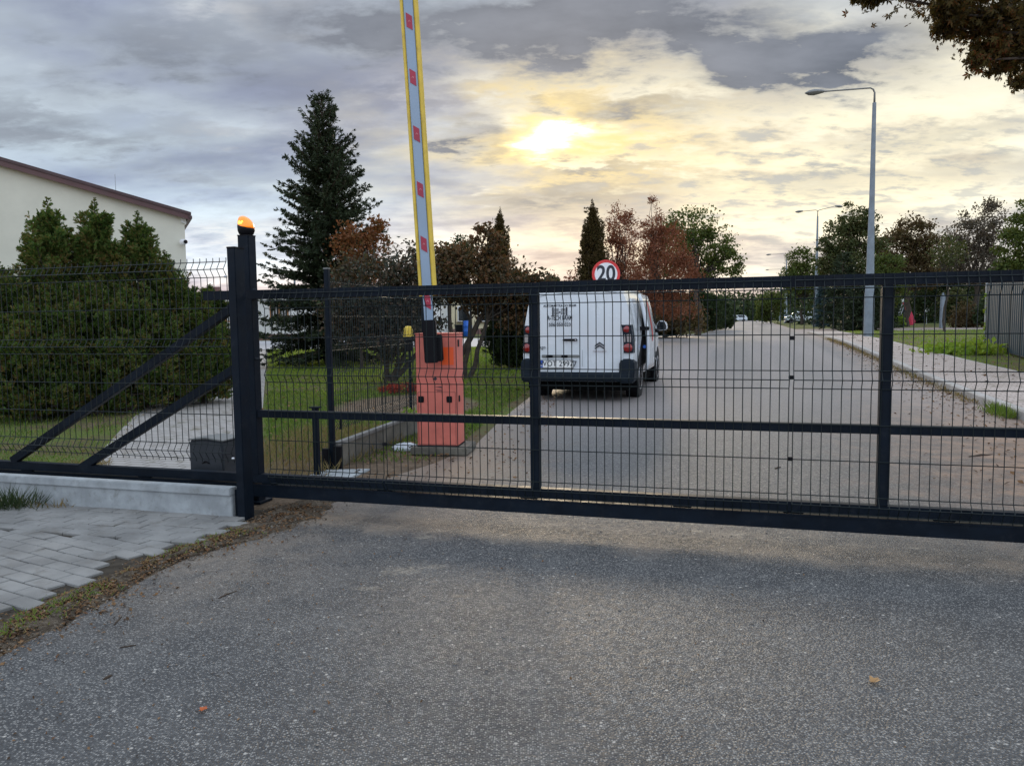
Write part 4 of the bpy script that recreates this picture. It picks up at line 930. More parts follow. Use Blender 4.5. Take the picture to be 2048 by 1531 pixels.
b = gt(1571, 646); lamp(b, at(1571, 507, b.y).z, [(-2.3, .1), (2.3, 0)], 'street lamp rising left of the far white parked car', .22)
b = at(1560, 642, 170); lamp(Vector((b.x, b.y, .3)), at(1560, 538, 170).z, [(-2.6, .1), (2.6, 0)], 'farthest small street lamp on the right near the vanishing road', .22)
b = at(592, 640, 50); lamp(Vector((b.x, b.y, .3)), at(592, 541, 50).z, [(-.6, .1)], 'low street lamp with its head poking out left of the spruce', .12, .06)

# ------------------------------------------------------------------ buildings
cp = at(368, 425, 30); bu = empty('cream_building', (cp.x, 30, gz(30)), 0, 'tall cream gabled building with brown roof edge and camera behind the thujas', 'building')
ang = math.atan2(cp.x, 30); wd = Vector((-math.cos(ang - R(4)), math.sin(ang - R(4)), 0)); nd = Vector((-wd.y, wd.x, 0));  nd = nd if nd.y > 0 else -nd
zg = gz(30); z1 = cp.z - zg - .12; slope = .262; LB = 14
wall = MB().prism([(0, 0), (LB, 0), (LB, z1 + LB * slope), (0, z1)], 0, 9, lambda u, v, t: wd * u + nd * t + Vector((0, 0, v))); wall.build('wall', 'plaster', bu)
def rf(u, v, t): return wd * u + nd * t + Vector((0, 0, z1 + u * slope + v))
rp = MB().prism([(-.18, .02), (LB, .02), (LB, .13), (-.18, .13)], -.22, 9.2, rf).build('roof', 'trim_brown2', bu)
MB().prism([(-.20, -.13), (LB, -.13), (LB, .06), (-.20, .06)], -.26, -.223, rf).build('fascia', 'trim_brown', rp)
MB().prism([(-.23, .06), (LB, .06), (LB, .17), (-.23, .17)], -.30, -.16, rf).build('verge_trim', 'trim_brown2', rp)
MB().prism([(-.26, -.07), (-.14, -.07), (-.14, .04), (-.26, .04)], -.3, 9, rf).build('gutter', 'trim_brown2', bu)
MB().prism([(-.06, -.30), (.12, -.30), (.12, -.10), (-.06, -.10)], -.06, .3, rf).build('eave_block', 'plaster_white', bu)
cmz = at(378, 485, 30).z - zg; cm = MB().lathe([(.10, 0), (.12, .05), (.11, .16), (.05, .20)], wd * .02 - nd * .02 + Vector((0, -.08, cmz)), 14, Matrix.Rotation(R(90), 3, 'X')); cmo = cm.build('camera_mount', 'white_plastic', bu, smooth='auto')
cv = wd * -.06 - nd * .14 + Vector((0, -.14, cmz)); MB().lathe([(.07, 0), (.075, .1), (.06, .14)], cv, 12, Matrix.Rotation(R(90), 3, 'X') @ Matrix.Rotation(R(20), 3, 'Y')).build('camera_lens', 'black_plastic', cmo, smooth='auto')
ap = rf(2.3, .15, 2); MB().tube([ap, ap + Vector((0, 0, 1.0))], .012, 6).build('lightning_rod', 'galv', bu)
# long low white building across the yard
bw = empty('low_building', (0, 45, .3), 0, 'long low white building with brown plinth across the yard', 'building')
x0, x1 = at(300, 640, 45).x, at(880, 640, 45).x; zr = at(600, 588, 45).z - .3
MB().box(((x0 + x1) / 2, 4, zr / 2), (x1 - x0, 8, zr)).build('wall', 'plaster_white', bw)
MB().box(((x0 + x1) / 2, -.03, .17), (x1 - x0 + .06, .1, .34)).build('plinth', 'plinth', bw)
MB().box(((x0 + x1) / 2, 4, zr + .08), (x1 - x0 + .6, 8.8, .16)).build('roof', 'trim_brown2', bw)
for (a_, b_, top_, bot_) in ((541, 576, 605, 642), (440, 462, 605, 643), (648, 690, 605, 642), (740, 780, 605, 642)):
    xa, xb = at(a_, 620, 45).x, at(b_, 620, 45).x; za, zb_ = at(a_, bot_, 45).z - .3, at(a_, top_, 45).z - .3
    wi = MB()
    for c, d in ((((xa + xb) / 2, -.02, za), (xb - xa, .06, .06)), (((xa + xb) / 2, -.02, zb_), (xb - xa, .06, .06)), ((xa, -.02, (za + zb_) / 2), (.06, .06, zb_ - za)), ((xb, -.02, (za + zb_) / 2), (.06, .06, zb_ - za)), (((xa + xb) / 2, -.02, (za + zb_) / 2), (.05, .06, zb_ - za))): wi.box(c, d)
    wo = wi.build('window', 'frame_wood', bw)
    MB().box(((xa + xb) / 2, -.006, (za + zb_) / 2), (xb - xa - .06, .02, zb_ - za - .06)).build('pane', 'glass_dark', wo)
    MB().box(((xa + xb) / 2, -.08, za - .06), (xb - xa + .2, .16, .04)).build('sill', 'white_plastic', wo)
    cu_ = MB()
    for k in range(1, 6): cu_.box((xa + (xb - xa) * k / 6, -.03, (za + zb_) / 2), (.02, .02, zb_ - za - .08))
    cu_.build('window_bars', 'white_plastic', wo)
ch = at(434, 577, 47); MB().box((ch.x, 2, zr + .36), (.38, .3, .42)).build('chimney', 'plinth', bw)
by = empty('yellow_building', (0, 56, .3), 0, 'pale yellow building with drainpipe seen between the tree trunks', 'building')
x0, x1 = at(868, 640, 56).x, at(1150, 640, 56).x; zr2 = at(950, 588, 56).z - .3
MB().box(((x0 + x1) / 2, 4, zr2 / 2), (x1 - x0, 8, zr2)).build('wall', 'plaster_yellow', by)
MB().box(((x0 + x1) / 2, -.03, .2), (x1 - x0 + .06, .1, .4)).build('plinth', 'plinth', by)
MB().box(((x0 + x1) / 2, 4, zr2 + .08), (x1 - x0 + .6, 8.6, .16)).build('roof', 'trim_brown2', by)
MB().tube([(at(884, 640, 56).x, -.1, 0), (at(884, 640, 56).x, -.1, zr2)], .06, 8).build('drainpipe', 'lamp_grey', by)
for a_ in (915, 960, 1010):
    xa = at(a_, 620, 56).x; za, zb_ = at(a_, 643, 56).z - .3, at(a_, 612, 56).z - .3
    wo = MB().box((xa + .45, -.02, (za + zb_) / 2), (.9, .06, zb_ - za)).build('window', 'white_plastic', by)
    MB().box((xa + .45, -.055, (za + zb_) / 2), (.74, .02, zb_ - za - .14)).build('pane', 'glass_dark', wo); MB().box((xa + .45, -.1, za - .05), (1.1, .16, .05)).build('sill', 'trim_brown', wo)
# barrels
br_ = at(935, 673, 49); o = empty('blue_barrel', (br_.x, 49, .3), 0, 'blue plastic barrel standing in the yard beside a black bin', 'barrel')
MB().lathe([(.26, 0), (.30, .05), (.31, .3), (.325, .33), (.31, .36), (.31, .62), (.325, .65), (.31, .68), (.28, .92), (.26, .95)], n=20).build('drum', 'blue_plastic', o, smooth='auto'); MB().lathe([(.25, .945), (.25, .985), (.06, .99)], n=20).build('lid', 'blue_plastic', o, smooth='auto')
b2_ = at(921, 668, 49.2); o = empty('black_bin', (b2_.x, 49.3, .3), 0, 'black open bin left of the blue barrel', 'bin')
MB().prism([(-.28, 0), (.28, 0), (.36, .72), (-.36, .72)], -.3, .3, lambda u, v, t: (u, t, v)).build('bin_body', 'black_plastic', o, bevel=.02); MB().box((0, 0, .73), (.78, .66, .04)).build('rim', 'dark_plastic', o, bevel=.01)

# corrugated steel wall on the right
c0 = gt(1972, 692, .1); c1 = gt(2048, 719, .1); dd = (c1 - c0); dd.z = 0; dd.normalize()
cw = empty('corrugated_wall', (c0.x, c0.y, c0.z - .02), 0, 'blue grey corrugated steel wall on the right edge past the pavement', 'wall')
mb = MB(); Lw = 12; k = int(Lw / .065); nw_ = Vector((-dd.y, dd.x, 0)); nw_ = nw_ if nw_.x < 0 else -nw_
hw_ = at(1972, 566, c0.y).z - c0.z; seq = []
for i in range(k):
    off = (0, 0, .055, .055)[i % 4]; seq.append(dd * (i * .065) + nw_ * off)
for p in seq: mb.v.append((p.x, p.y, 0)); mb.v.append((p.x, p.y, hw_))
for i in range(k - 1): mb.f.append((2 * i, 2 * i + 2, 2 * i + 3, 2 * i + 1))
so = mb.build('sheeting', 'corrugated', cw); sol = so.modifiers.new('thick', 'SOLIDIFY'); sol.thickness = .006
MB().tube([nw_ * .03 - dd * .04, nw_ * .03 - dd * .04 + Vector((0, 0, hw_ + .05))], .035, 8).build('corner_post', 'galv', cw)
MB().beam(-dd * .05 - nw_ * .1 + Vector((0, 0, hw_ - .04)), dd * Lw - nw_ * .1 + Vector((0, 0, hw_ - .04)), .1, .1).build('top_beam', 'corrugated', cw)
MB().beam(-nw_ * .08 + Vector((0, 0, .02)), dd * Lw - nw_ * .08 + Vector((0, 0, .02)), .18, .10).build('footing', 'concrete_dark', cw)
# playground pieces and posts
s_ = gt(1826, 650); o = empty('playground_slide', (s_.x, s_.y, .3), 0, 'small red and white playground slide before the dark spruces', 'slide')
MB().prism([(-.1, 0), (.12, .05), (.30, .35), (-.45, 2.15), (-.75, 2.25), (-.78, 2.05), (-.55, 1.95)], -.3, .3, lambda u, v, t: (u - .2, t, v)).build('chute', 'red_plastic', o, bevel=.03)
mb = MB()
for y in (-.25, .25): mb.tube([(-1.7, y, 0), (-.9, y, 2.3)], .03, 6)
for i in range(1, 7): mb.tube([(-1.7 + .8 * i / 7, -.25, 2.3 * i / 7), (-1.7 + .8 * i / 7, .25, 2.3 * i / 7)], .02, 6)
mb.build('ladder', 'galv', o); MB().box((-.85, 0, 2.42), (.5, .6, .3)).build('platform', 'white_plastic', o, bevel=.03)
s_ = gt(1853, 648); o = empty('notice_board', (s_.x, s_.y, .3), 0, 'small white notice board on a thin pole near the playground', 'sign'); hb = at(1853, 619, s_.y).z - .3
MB().tube([(0, 0, 0), (0, 0, hb)], .03, 6).build('pole', 'galv', o); MB().box((0, -.04, hb), (.45, .02, .40)).build('board', 'sign_white', o); MB().box((0, -.053, hb + .02), (.24, .004, .14)).build('print', 'ink_grey', o)
s_ = gt(1884, 656); o = empty('concrete_pole', (s_.x, s_.y, .3), 0, 'short square grey concrete pole standing on the right lawn', 'pole'); hb = at(1884, 590, s_.y).z - .3
MB().prism([(-.17, 0), (.17, 0), (.13, hb), (-.13, hb)], -.12, .12, lambda u, v, t: (u, t, v)).build('shaft', 'pole_concrete', o, bevel=.02); MB().box((0, -.125, hb * .35), (.12, .02, hb * .3)).build('recess', 'lamp_grey', o); MB().box((0, 0, hb + .08), (.12, .12, .2)).build('tip', 'pole_concrete', o, bevel=.02)
s_ = gt(1641, 647); o = empty('utility_box', (s_.x, s_.y, .3), 0, 'small white utility box right of the double armed lamp', 'utility box'); MB().box((0, 0, .45), (.55, .3, .8)).build('case', 'white_plastic', o, bevel=.03); MB().box((0, 0, .04), (.6, .34, .1)).build('base', 'concrete', o); MB().box((0, 0, .88), (.62, .38, .05)).build('lid', 'lamp_grey', o)

# ------------------------------------------------------------------ trees and shrubs
def wob(p0, p1, k, amp):
    p0, p1 = Vector(p0), Vector(p1); L_ = (p1 - p0).length
    return [p0.lerp(p1, i / k) + (Vector((random.uniform(-1, 1), random.uniform(-1, 1), random.uniform(-.4, .4))) * amp * L_ if 0 < i < k else Vector((0, 0, 0))) for i in range(k + 1)]
def tree(name, label, cat, base, lobes, leaf, n, m, trunk=.12, fork=.35, group=None, bark='bark', clump=.22, gap=.0, asp=.6, twigs=14, stems=None, shoots=0, hang=0):
    leaf_s = leaf
    """lobes: (dx, dy, z, rx, ry, rz) relative to base"""
    t = empty(name, base, 0, label, cat, group); vol = np.array([l[3] * l[4] * l[5] for l in lobes]) ** .67; vol /= vol.sum(); P = []; cl = []
    for l, vv in zip(lobes, vol):
        kc = max(10, int(90 * vv * len(lobes) ** .5)); c = rdir(kc) * (rng.uniform(.35, 1, (kc, 1)) ** .45) * rng.uniform(.82, 1.12, (kc, 1))
        cc = np.array(l[:3]) + c * np.array(l[3:]); rr = min(l[3:]) * clump * rng.uniform(.6, 1.4, kc); cl.append(cc)
        per = np.maximum(3, (n * vv / kc * rng.uniform(.4, 1.6, kc)).astype(int))
        for q, r_, k_ in zip(cc, rr, per): P.append(q + rng.normal(size=(k_, 3)) * r_ * np.array([1, 1, .75]))
    cl = np.concatenate(cl)
    V = [leaves(np.concatenate(P), leaf, asp, up=.1, hang=hang)]
    tb = MB(); top = max(l[2] + l[5] * .4 for l in lobes); mid = np.average([l[:2] for l in lobes], axis=0)
    fk = Vector((mid[0] * .3, mid[1] * .3, top * fork))
    roots = stems or [(0, 0)]
    forks = []
    for (sx, sy) in roots:
        f2 = fk + Vector((sx * 1.2, sy * 1.2, 0)) if stems else fk; pts = wob((sx * .2, sy * .2, -.05), f2, 4, .04); tb.tube(pts, list(np.linspace(trunk, trunk * .72, len(pts))), 8); forks.append(f2)
    lb = MB()
    for i in range(twigs * 2 + 10):
        q = cl[rng.integers(len(cl))]; f2 = min(forks, key=lambda v: (v - Vector(q)).length) if stems else forks[0]
        pts = wob(f2, Vector(q), 4, .06); r0 = trunk * random.uniform(.22, .5); lb.tube(pts, [r0, r0 * .75, r0 * .5, r0 * .3, .006], 5)
    for i in range(shoots):
        q = Vector(cl[rng.integers(len(cl))]); 
        if q.z < np.percentile(cl[:, 2], 60): continue
        e = q + Vector((random.uniform(-.25, .25), random.uniform(-.2, .2), random.uniform(.4, 1.0))) * max(l[5] for l in lobes) * .55; lb.tube([q, (q + e) / 2, e], [.012, .009, .005], 4)
        kk = rng.uniform(0, 1, (40, 1)); Pp = np.array(q) * (1 - kk) + np.array(e) * kk + rng.normal(size=(40, 3)) * leaf * .7; V.append(leaves(Pp, leaf, asp))
    tb.build('trunk', bark, t, smooth='auto'); lb.build('limbs', bark, t, smooth='auto'); quads('crown', np.concatenate(V), m, t); return t
def conifer(name, label, base, H, rad, m, cat='tree', bare=.03, levels=42, group=None, droop=.35, upt=.25, twl=.16, power=.85, seed=0, dens=1.0, jitter=.16, nb=8):
    t = empty(name, base, 0, label, cat, group); tb = MB(); tb.tube([(0, 0, -.05), (0, 0, H * .5), (0, 0, H)], [rad * .07 + .03, rad * .045, .01], 8); lb = MB(); V = []; r = random.Random(seed)
    for i in range(levels):
        h = bare + (1 - bare) * (i / levels) ** .95; z = H * h * .985; L_ = rad * (1 - h) ** power + .05 * rad
        for b_ in range(nb if h < .8 else 5):
            a = r.uniform(0, 6.283); l = L_ * r.uniform(1 - jitter * 2.2, 1 + jitter); dr = droop * r.uniform(.6, 1.3) * (1 - h * .7); pts = []
            for k in range(6):
                u = k / 5; pts.append(np.array([math.cos(a) * l * u, math.sin(a) * l * u, z + l * (.12 * u - dr * u * u * 1.4 + upt * u ** 3) + (h ** 2) * l * u * .8]))
            lb.tube([Vector(p) for p in pts], [.02 * (1 - h) + .008, .014, .010, .008, .006, .004], 4, False)
            k2 = max(3, int(l / twl * 3.6 * dens)); u = rng.uniform(.08, 1, k2); idx = u * 5; i0 = np.minimum(idx.astype(int), 4); fr_ = (idx - i0)[:, None]; A = np.array(pts); Pp = A[i0] * (1 - fr_) + A[i0 + 1] * fr_
            dirv = unit(A[i0 + 1] - A[i0]); sidev = unit(np.cross(dirv, np.array([0, 0, 1.0]))); sg_ = rng.choice([-1, 1], k2)[:, None]
            D = unit(dirv * .8 + sidev * sg_ * rng.uniform(.3, 1.1, (k2, 1)) + np.array([0, 0, -.25]) + rng.normal(size=(k2, 3)) * .2)
            ln = twl * rng.uniform(.7, 1.5, k2) * (1.15 - .5 * u); V.append(spray(Pp, D, ln, twl * .17, 3, .75))
    tb.build('trunk', 'bark', t, smooth='auto'); lb.build('branches', 'twig', t); quads('needles', np.concatenate(V), m, t); return t
def thuja(name, label, base, cones, n, m, twl=.10, cat='shrub', group=None, spread=1.0, kside=3):
    """cones: (dx, dy, height, radius, sharpness)"""
    t = empty(name, base, 0, label, cat, group); V = []; tot = sum(c[2] * c[3] for c in cones); tb = MB()
    for dx_, dy_, H, rad, shp in cones:
        k = int(n * H * rad / tot); npl = max(24, int(70 * H * rad))
        up_ = rng.uniform(.0, 1, npl) ** 1.1; th_ = rng.uniform(0, 6.283, npl); pr = rad * ((1 - up_) ** shp) * (1 - .4 * np.exp(-up_ * 8)) * rng.uniform(.55, 1.08, npl)
        pr = np.where(up_ > .9, pr * .5, pr); bx0 = np.stack([dx_ + pr * np.cos(th_), dy_ + pr * np.sin(th_), .05 + up_ * H * .80], 1)
        ln_ = H * .21 * rng.uniform(.5, 1.5, npl) * (1 - .3 * up_); zt_ = H * (.93 - .93 * np.minimum(pr / rad, 1) ** (1 / shp)) + .12 * H * (1 - up_); ln_ = np.clip(np.minimum(ln_, zt_ - bx0[:, 2]), .07, 9)
        dn_ = unit(np.stack([np.cos(th_) * .38 * spread, np.sin(th_) * .38 * spread, np.ones(npl)], 1) + rng.normal(size=(npl, 3)) * .10)
        ci = rng.integers(0, npl, int(k * .84)); u = rng.uniform(0, 1, len(ci)) ** .8; rr = (.20 * ln_[ci] * (1 - u) ** .8 + .01) * rng.uniform(.2, 1.1, len(ci)); th = rng.uniform(0, 6.283, len(ci))
        off = np.stack([np.cos(th) * rr, np.sin(th) * rr, np.zeros(len(ci))], 1); P = bx0[ci] + dn_[ci] * (ln_[ci] * u)[:, None] + off
        D = unit(dn_[ci] * .7 + off / np.maximum(rr, .01)[:, None] * .75 + rng.normal(size=(len(ci), 3)) * .25); V.append(spray(P, D, twl * rng.uniform(.6, 1.4, len(ci)) * (1.1 - .35 * u), twl * .20, kside, .6))
        k2 = k - len(ci); u = rng.uniform(0, .86, k2); th = rng.uniform(0, 6.283, k2); rr = rad * (1 - u) ** shp * .8 * rng.uniform(.2, 1, k2)     # filling inside
        P = np.stack([dx_ + rr * np.cos(th), dy_ + rr * np.sin(th), .04 + u * H * .92], 1); D = unit(np.stack([np.cos(th), np.sin(th), np.full(k2, .9)], 1)); V.append(spray(P, D, twl * 1.2 * np.ones(k2), twl * .3, kside, .6))
        u = rng.uniform(0, 1, 90) ** 1.2; P = np.stack([np.full(90, dx_), np.full(90, dy_), H * (.80 + .19 * u)], 1) + rng.normal(size=(90, 3)) * .012; th = rng.uniform(0, 6.283, 90)   # leader
        V.append(spray(P, unit(np.stack([np.cos(th), np.sin(th), np.full(90, .8)], 1)), twl * 2.1 * (1.08 - u), twl * .2, kside, .6))
        tb.tube([(dx_, dy_, -.05), (dx_, dy_, H * .99)], [rad * .10 + .02, .004], 6)
        for q in range(0, npl, 3): tb.tube([(dx_, dy_, bx0[q][2] * .8), tuple(bx0[q]), tuple(bx0[q] + dn_[q] * ln_[q] * .8)], [.016, .010, .003], 4)
    tb.build('trunk', 'bark', t); quads('foliage', np.concatenate(V), m, t); return t
def base_at(px, D): p = at(px, 700, D); return Vector((p.x, D, gz(D)))
def hof(px, py, D): return at(px, py, D).z - gz(D)

# thujas behind the left fence
TG = 'thujas behind the left fence'
def th(px, top, D, rad, label, n, extra=(), shp=.85):
    b = base_at(px, D); H = hof(px, top, D); thuja('thuja', label, b, [(0, 0, H, rad, shp)] + list(extra), n, 'f_thuja', .105, 'shrub', TG)
th(112, 388, 11.3, .80, 'tall thuja with the leftmost pointed top before the cream building', 17000, [(-.55, -.1, 2.15, .7, .6), (.2, -.3, 1.9, .7, .5)])
th(205, 392, 11.6, .70, 'tall thuja with the middle pointed top before the cream building', 16000, [(.1, -.45, 2.0, .75, .5)])
th(288, 416, 11.9, .60, 'thuja with the narrow rightmost tall top before the cream building', 14000, [(.0, -.5, 1.9, .7, .5), (.35, .1, 2.45, .5, .6)])
th(352, 535, 12.2, .72, 'lower rounded thuja right of the tall pointed ones', 13000, [(.35, .15, 1.8, .5, .5)], .5)
th(425, 565, 16.0, .55, 'rightmost thuja bush beside the paved path', 9000, (), .5)
th(8, 520, 10.9, .8, 'leftmost thuja cut by the photo edge', 10000, [(-.6, 0, 2.1, .7, .6)], .55)
th(60, 600, 10.6, .75, 'low thuja in front of the leftmost tall one', 9000, (), .5)

# big spruce and its neighbours
b = base_at(660, 20.5); conifer('spruce_tree', 'tall dark spruce with a pointed top behind the side fence', b, hof(665, 186, 20.5), 2.0, 'f_spruce', levels=60, power=.76, twl=.19, nb=10, seed=3, droop=.42, upt=.34, dens=1.35, jitter=.2)
b = base_at(770, 15.5)
tree('purple_leaf_tree', 'dark purple leaved small tree left of the barrier boom', 'tree', b, [(-.1, 0, 1.75, .95, .8, .75), (.45, 0, 2.1, .6, .6, .6), (-.55, .1, 1.35, .6, .6, .6), (.1, -.2, 1.0, .8, .6, .5), (.75, .1, 1.5, .45, .5, .6)], .08, 19000, 'f_purple', .06, .25, twigs=18, stems=[(0, 0), (.3, 0), (.5, .1)], shoots=22)
b = base_at(722, 19); tree('orange_leaf_tree', 'small tree with orange brown leaves against the spruce', 'tree', b, [(-.1, 0, 2.7, .5, .5, .9), (.25, 0, 2.2, .6, .5, .7), (.45, .1, 3.1, .35, .3, .7)], .085, 5000, 'f_orange', .05, .3, twigs=12, shoots=14)
b = base_at(930, 16.2)
tree('magnolia_tree', 'brown leaved magnolia with curved stems right of the barrier boom', 'tree', b, [(.1, 0, 2.15, .75, .7, .6), (.9, .1, 1.95, .85, .7, .6), (1.45, .1, 1.75, .55, .6, .45), (-.4, .1, 2.2, .45, .5, .55), (.45, 0, 2.75, .35, .35, .5), (1.15, .2, 1.45, .55, .5, .5), (.55, .3, 1.7, .6, .5, .4)], .09, 16000, 'f_magnolia', .055, .42, twigs=18, stems=[(-.05, 0), (.25, 0)], shoots=26)
mb = MB().tube([at(905, 722, 16.3) - b, at(925, 705, 16.3) - b, at(945, 668, 16.3) - b, at(958, 640, 16.3) - b, at(972, 615, 16.3) - b], [.07, .066, .06, .05, .04], 8)
pr = [o for o in bpy.data.objects if o.name.startswith('magnolia_tree')][0]; mb.build('leaning_stem', 'bark', pr, smooth=True)
b = base_at(897, 22); tree('thin_tree', 'thin dark stemmed tree rising behind the red cabinet', 'tree', b, [(0, 0, 2.4, .7, .6, .7), (.4, 0, 2.9, .5, .5, .6)], .09, 5000, 'f_darkgreen', .07, .5, twigs=10)
b = base_at(1004, 25); thuja('narrow_conifer', 'narrow pointed brown conifer rising above the magnolia', b, [(0, 0, hof(1003, 410, 25), .40, .38)], 8000, 'f_cypress', .12, 'tree', spread=.12)
b = base_at(1022, 18.6); thuja('dark_conifer', 'dark bushy conifer left of the van', b, [(0, 0, 2.3, .62, .35), (.35, .1, 1.9, .5, .35), (.15, 0, 2.45, .4, .4)], 15000, 'f_darkgreen', .12, 'tree')
b = base_at(1186, 30); thuja('cypress_tree', 'slim pointed cypress left of the speed sign', b, [(0, 0, hof(1185, 393, 30), .68, .48), (-.25, -.1, 3.2, .5, .4), (.25, -.1, 3.8, .5, .4)], 17000, 'f_cypress', .14, 'tree', spread=.15)
def rust(px, D, L, label, n, shoots_):
    b = base_at(px, D); S2 = D / 1540
    lob = [((x - px) * S2, 0, hof(x, y, D), rx * S2, rx * S2 * .9, ry * S2) for (x, y, rx, ry) in L]
    tree('rust_tree', label, 'tree', b, lob, .15, n, 'f_redbrown', trunk=.11, fork=.3, group='rust red trees behind the van', asp=.28, twigs=34, shoots=shoots_, clump=.24, hang=.35)
rust(1302, 33, [(1302, 455, 32, 60), (1285, 500, 40, 55), (1335, 500, 42, 50), (1310, 560, 82, 60), (1365, 545, 38, 36), (1310, 610, 80, 36)], 'larger rust red tree right behind the van and sign', 15000, 40)
rust(1240, 31, [(1240, 455, 28, 50), (1228, 505, 26, 40), (1245, 560, 36, 50)], 'thinner rust brown tree right beside the cypress', 3600, 34)
b = base_at(1395, 44); tree('green_oak', 'spreading green tree right of the rust red spruce', 'tree', b, [(-.4, 0, 6.0, 1.6, 1.5, 1.2), (.9, 0, 5.0, 1.3, 1.3, 1.1), (1.6, 0, 4.0, .8, 1, .9), (-1.3, 0, 5.2, 1.2, 1.2, 1.2), (.6, 0, 3.6, 1.0, 1, .7), (-2.0, 0, 4, 1, 1, 1)], .17, 9000, 'f_green', .2, .45, twigs=22, clump=.2)
b = base_at(1148, 34); tree('bare_shrub', 'sparse brown shrub left of the cypress', 'shrub', b, [(0, 0, 2.5, .5, .4, .7)], .10, 420, 'f_redbrown', .03, .3, twigs=8)
b = base_at(1107, 60); tree('small_tree', 'tiny green tree far between the magnolia and the cypress', 'tree', b, [(0, 0, 3.6, .6, .6, .9)], .16, 1200, 'f_green', .07, .4)
for (px, top, D, rad, lb_) in ((1330, 600, 40, 1.2, 'dark round conifer bush right behind the van mirror'), (1395, 575, 52, 1.9, 'dark green conifer left of the far road'), (1425, 590, 60, 1.8, 'dark blue green conifer nearest the far road on its left')):
    b = base_at(px, D); thuja('dark_conifer', lb_, b, [(0, 0, hof(px, top, D), rad, .4), (-rad * .5, 0, hof(px, top, D) * .7, rad * .7, .4)], 5500, 'f_darkgreen', .30, 'tree', kside=2)
b = base_at(1330, 38); tree('red_shrub', 'low reddish shrub under the dying spruce', 'shrub', b, [(-.8, 0, 1.2, 1.2, .8, .9), (.8, 0, 1.0, 1.2, .8, .8)], .16, 3000, 'f_brown', .05, .3)
FT = 'trees right of the road'
def ft(name, label, px, D, lob, leaf, n, m, **k): b = base_at(px, D); tree(name, label, 'tree', b, lob, leaf, n, m, group=FT, **k)
S_ = lambda D: D / 1540
def lobes_px(px, D, L):
    out = []
    for (x, y, rx, ry) in L: out.append(((x - px) * S_(D), 0, hof(x, y, D), rx * S_(D), rx * S_(D) * .9, ry * S_(D)))
    return out
def ft2(name, label, px, D, L, leafpx, n, m, **k): ft(name, label, px, D, lobes_px(px, D, L), leafpx * S_(D), n, m, **k)
ft2('birch_tree', 'light green tree just left of the double armed lamp', 1603, 92, [(1600, 520, 26, 26), (1612, 560, 34, 34), (1585, 560, 26, 28)], 5, 5000, 'f_green', trunk=.2)
ft2('oak_tree', 'tall olive oak behind the nearest lamp pole', 1690, 62, [(1700, 440, 34, 30), (1672, 480, 34, 36), (1728, 480, 34, 36), (1690, 535, 56, 38), (1655, 520, 24, 34)], 5.5, 13000, 'f_oak', trunk=.28)
ft2('brown_oak', 'round brown tree right of the nearest lamp pole', 1812, 66, [(1812, 470, 40, 32), (1780, 500, 38, 38), (1850, 500, 36, 34), (1815, 545, 60, 36)], 5.5, 12000, 'f_brown', trunk=.28)
ft2('ash_tree', 'tall greyish thinning tree on the right skyline', 1950, 72, [(1955, 430, 34, 30), (1935, 470, 40, 36), (1985, 475, 36, 40), (1950, 530, 62, 40), (1900, 500, 26, 34)], 4.6, 12000, 'f_grey', trunk=.3)
ft2('maple_tree', 'green maple cut by the right photo edge', 2055, 42, [(2050, 430, 34, 34), (2030, 490, 38, 38), (2075, 500, 40, 60), (2020, 540, 34, 30), (2060, 570, 50, 40)], 7, 9000, 'f_green', trunk=.22)
ft2('young_ash', 'fresh green low tree right behind the nearest lamp pole', 1768, 54, [(1770, 530, 30, 26), (1760, 565, 34, 30), (1790, 575, 26, 30)], 5.5, 5000, 'f_green', trunk=.12)
ft2('hedge_tree', 'dark bushy tree filling the gap behind the concrete pole', 1885, 76, [(1880, 560, 45, 40), (1925, 575, 45, 35), (1840, 575, 40, 35), (1885, 610, 60, 30)], 5.5, 8000, 'f_darkgreen', trunk=.2)
ft2('dark_tree', 'very dark tree behind the parked white car', 1600, 138, [(1590, 575, 30, 34), (1620, 585, 34, 36), (1570, 600, 24, 30)], 4.5, 6000, 'f_darkgreen', trunk=.2)
ft2('olive_bush', 'round dark green bush left of the third lamp', 1541, 108, [(1541, 612, 24, 30), (1525, 628, 14, 16)], 4, 4500, 'f_green', trunk=.1, fork=.2)
for i, (px, top, D, rad, mm, lb_) in enumerate(((1682, 505, 56, 1.9, 'f_spruce', 'dark spruce between the double lamp and the nearest lamp'), (1722, 560, 50, 2.0, 'f_spruce', 'low dark spruce left of the nearest lamp base'), (1645, 570, 72, 1.1, 'f_bluespruce', 'blue green spruce over the parked white car'), (1850, 545, 94, 3.4, 'f_bluespruce', 'blue spruce behind the small notice board'), (1785, 575, 92, 2.8, 'f_spruce', 'dark spruce behind the red slide'), (1750, 580, 60, 2.2, 'f_spruce', 'dark spruce right of the nearest lamp base'))):
    b = base_at(px, D); conifer('spruce_tree', lb_, b, hof(px, top, D), rad, mm, levels=20, twl=.5, nb=7, seed=20 + i, dens=1.1, droop=.25, upt=.2)
for (px, y, D, rx, ry, mm, lb_) in ((1935, 632, 58, 34, 24, 'f_brown', 'brown bush behind the lawn left of the corrugated wall'), (1975, 620, 56, 24, 30, 'f_darkgreen', 'dark bush touching the corrugated wall end'), (1797, 645, 66, 9, 12, 'f_lime', 'small yellowish sapling beside the gate upright'), (1905, 600, 62, 24, 22, 'f_oak', 'olive bush above the concrete pole')):
    ft2('bush', lb_, px, D, [(px, y, rx, ry), (px - rx * .5, y + ry * .4, rx * .7, ry * .6), (px + rx * .5, y + ry * .4, rx * .7, ry * .6)], 5, 2600, mm, trunk=.05, fork=.2)
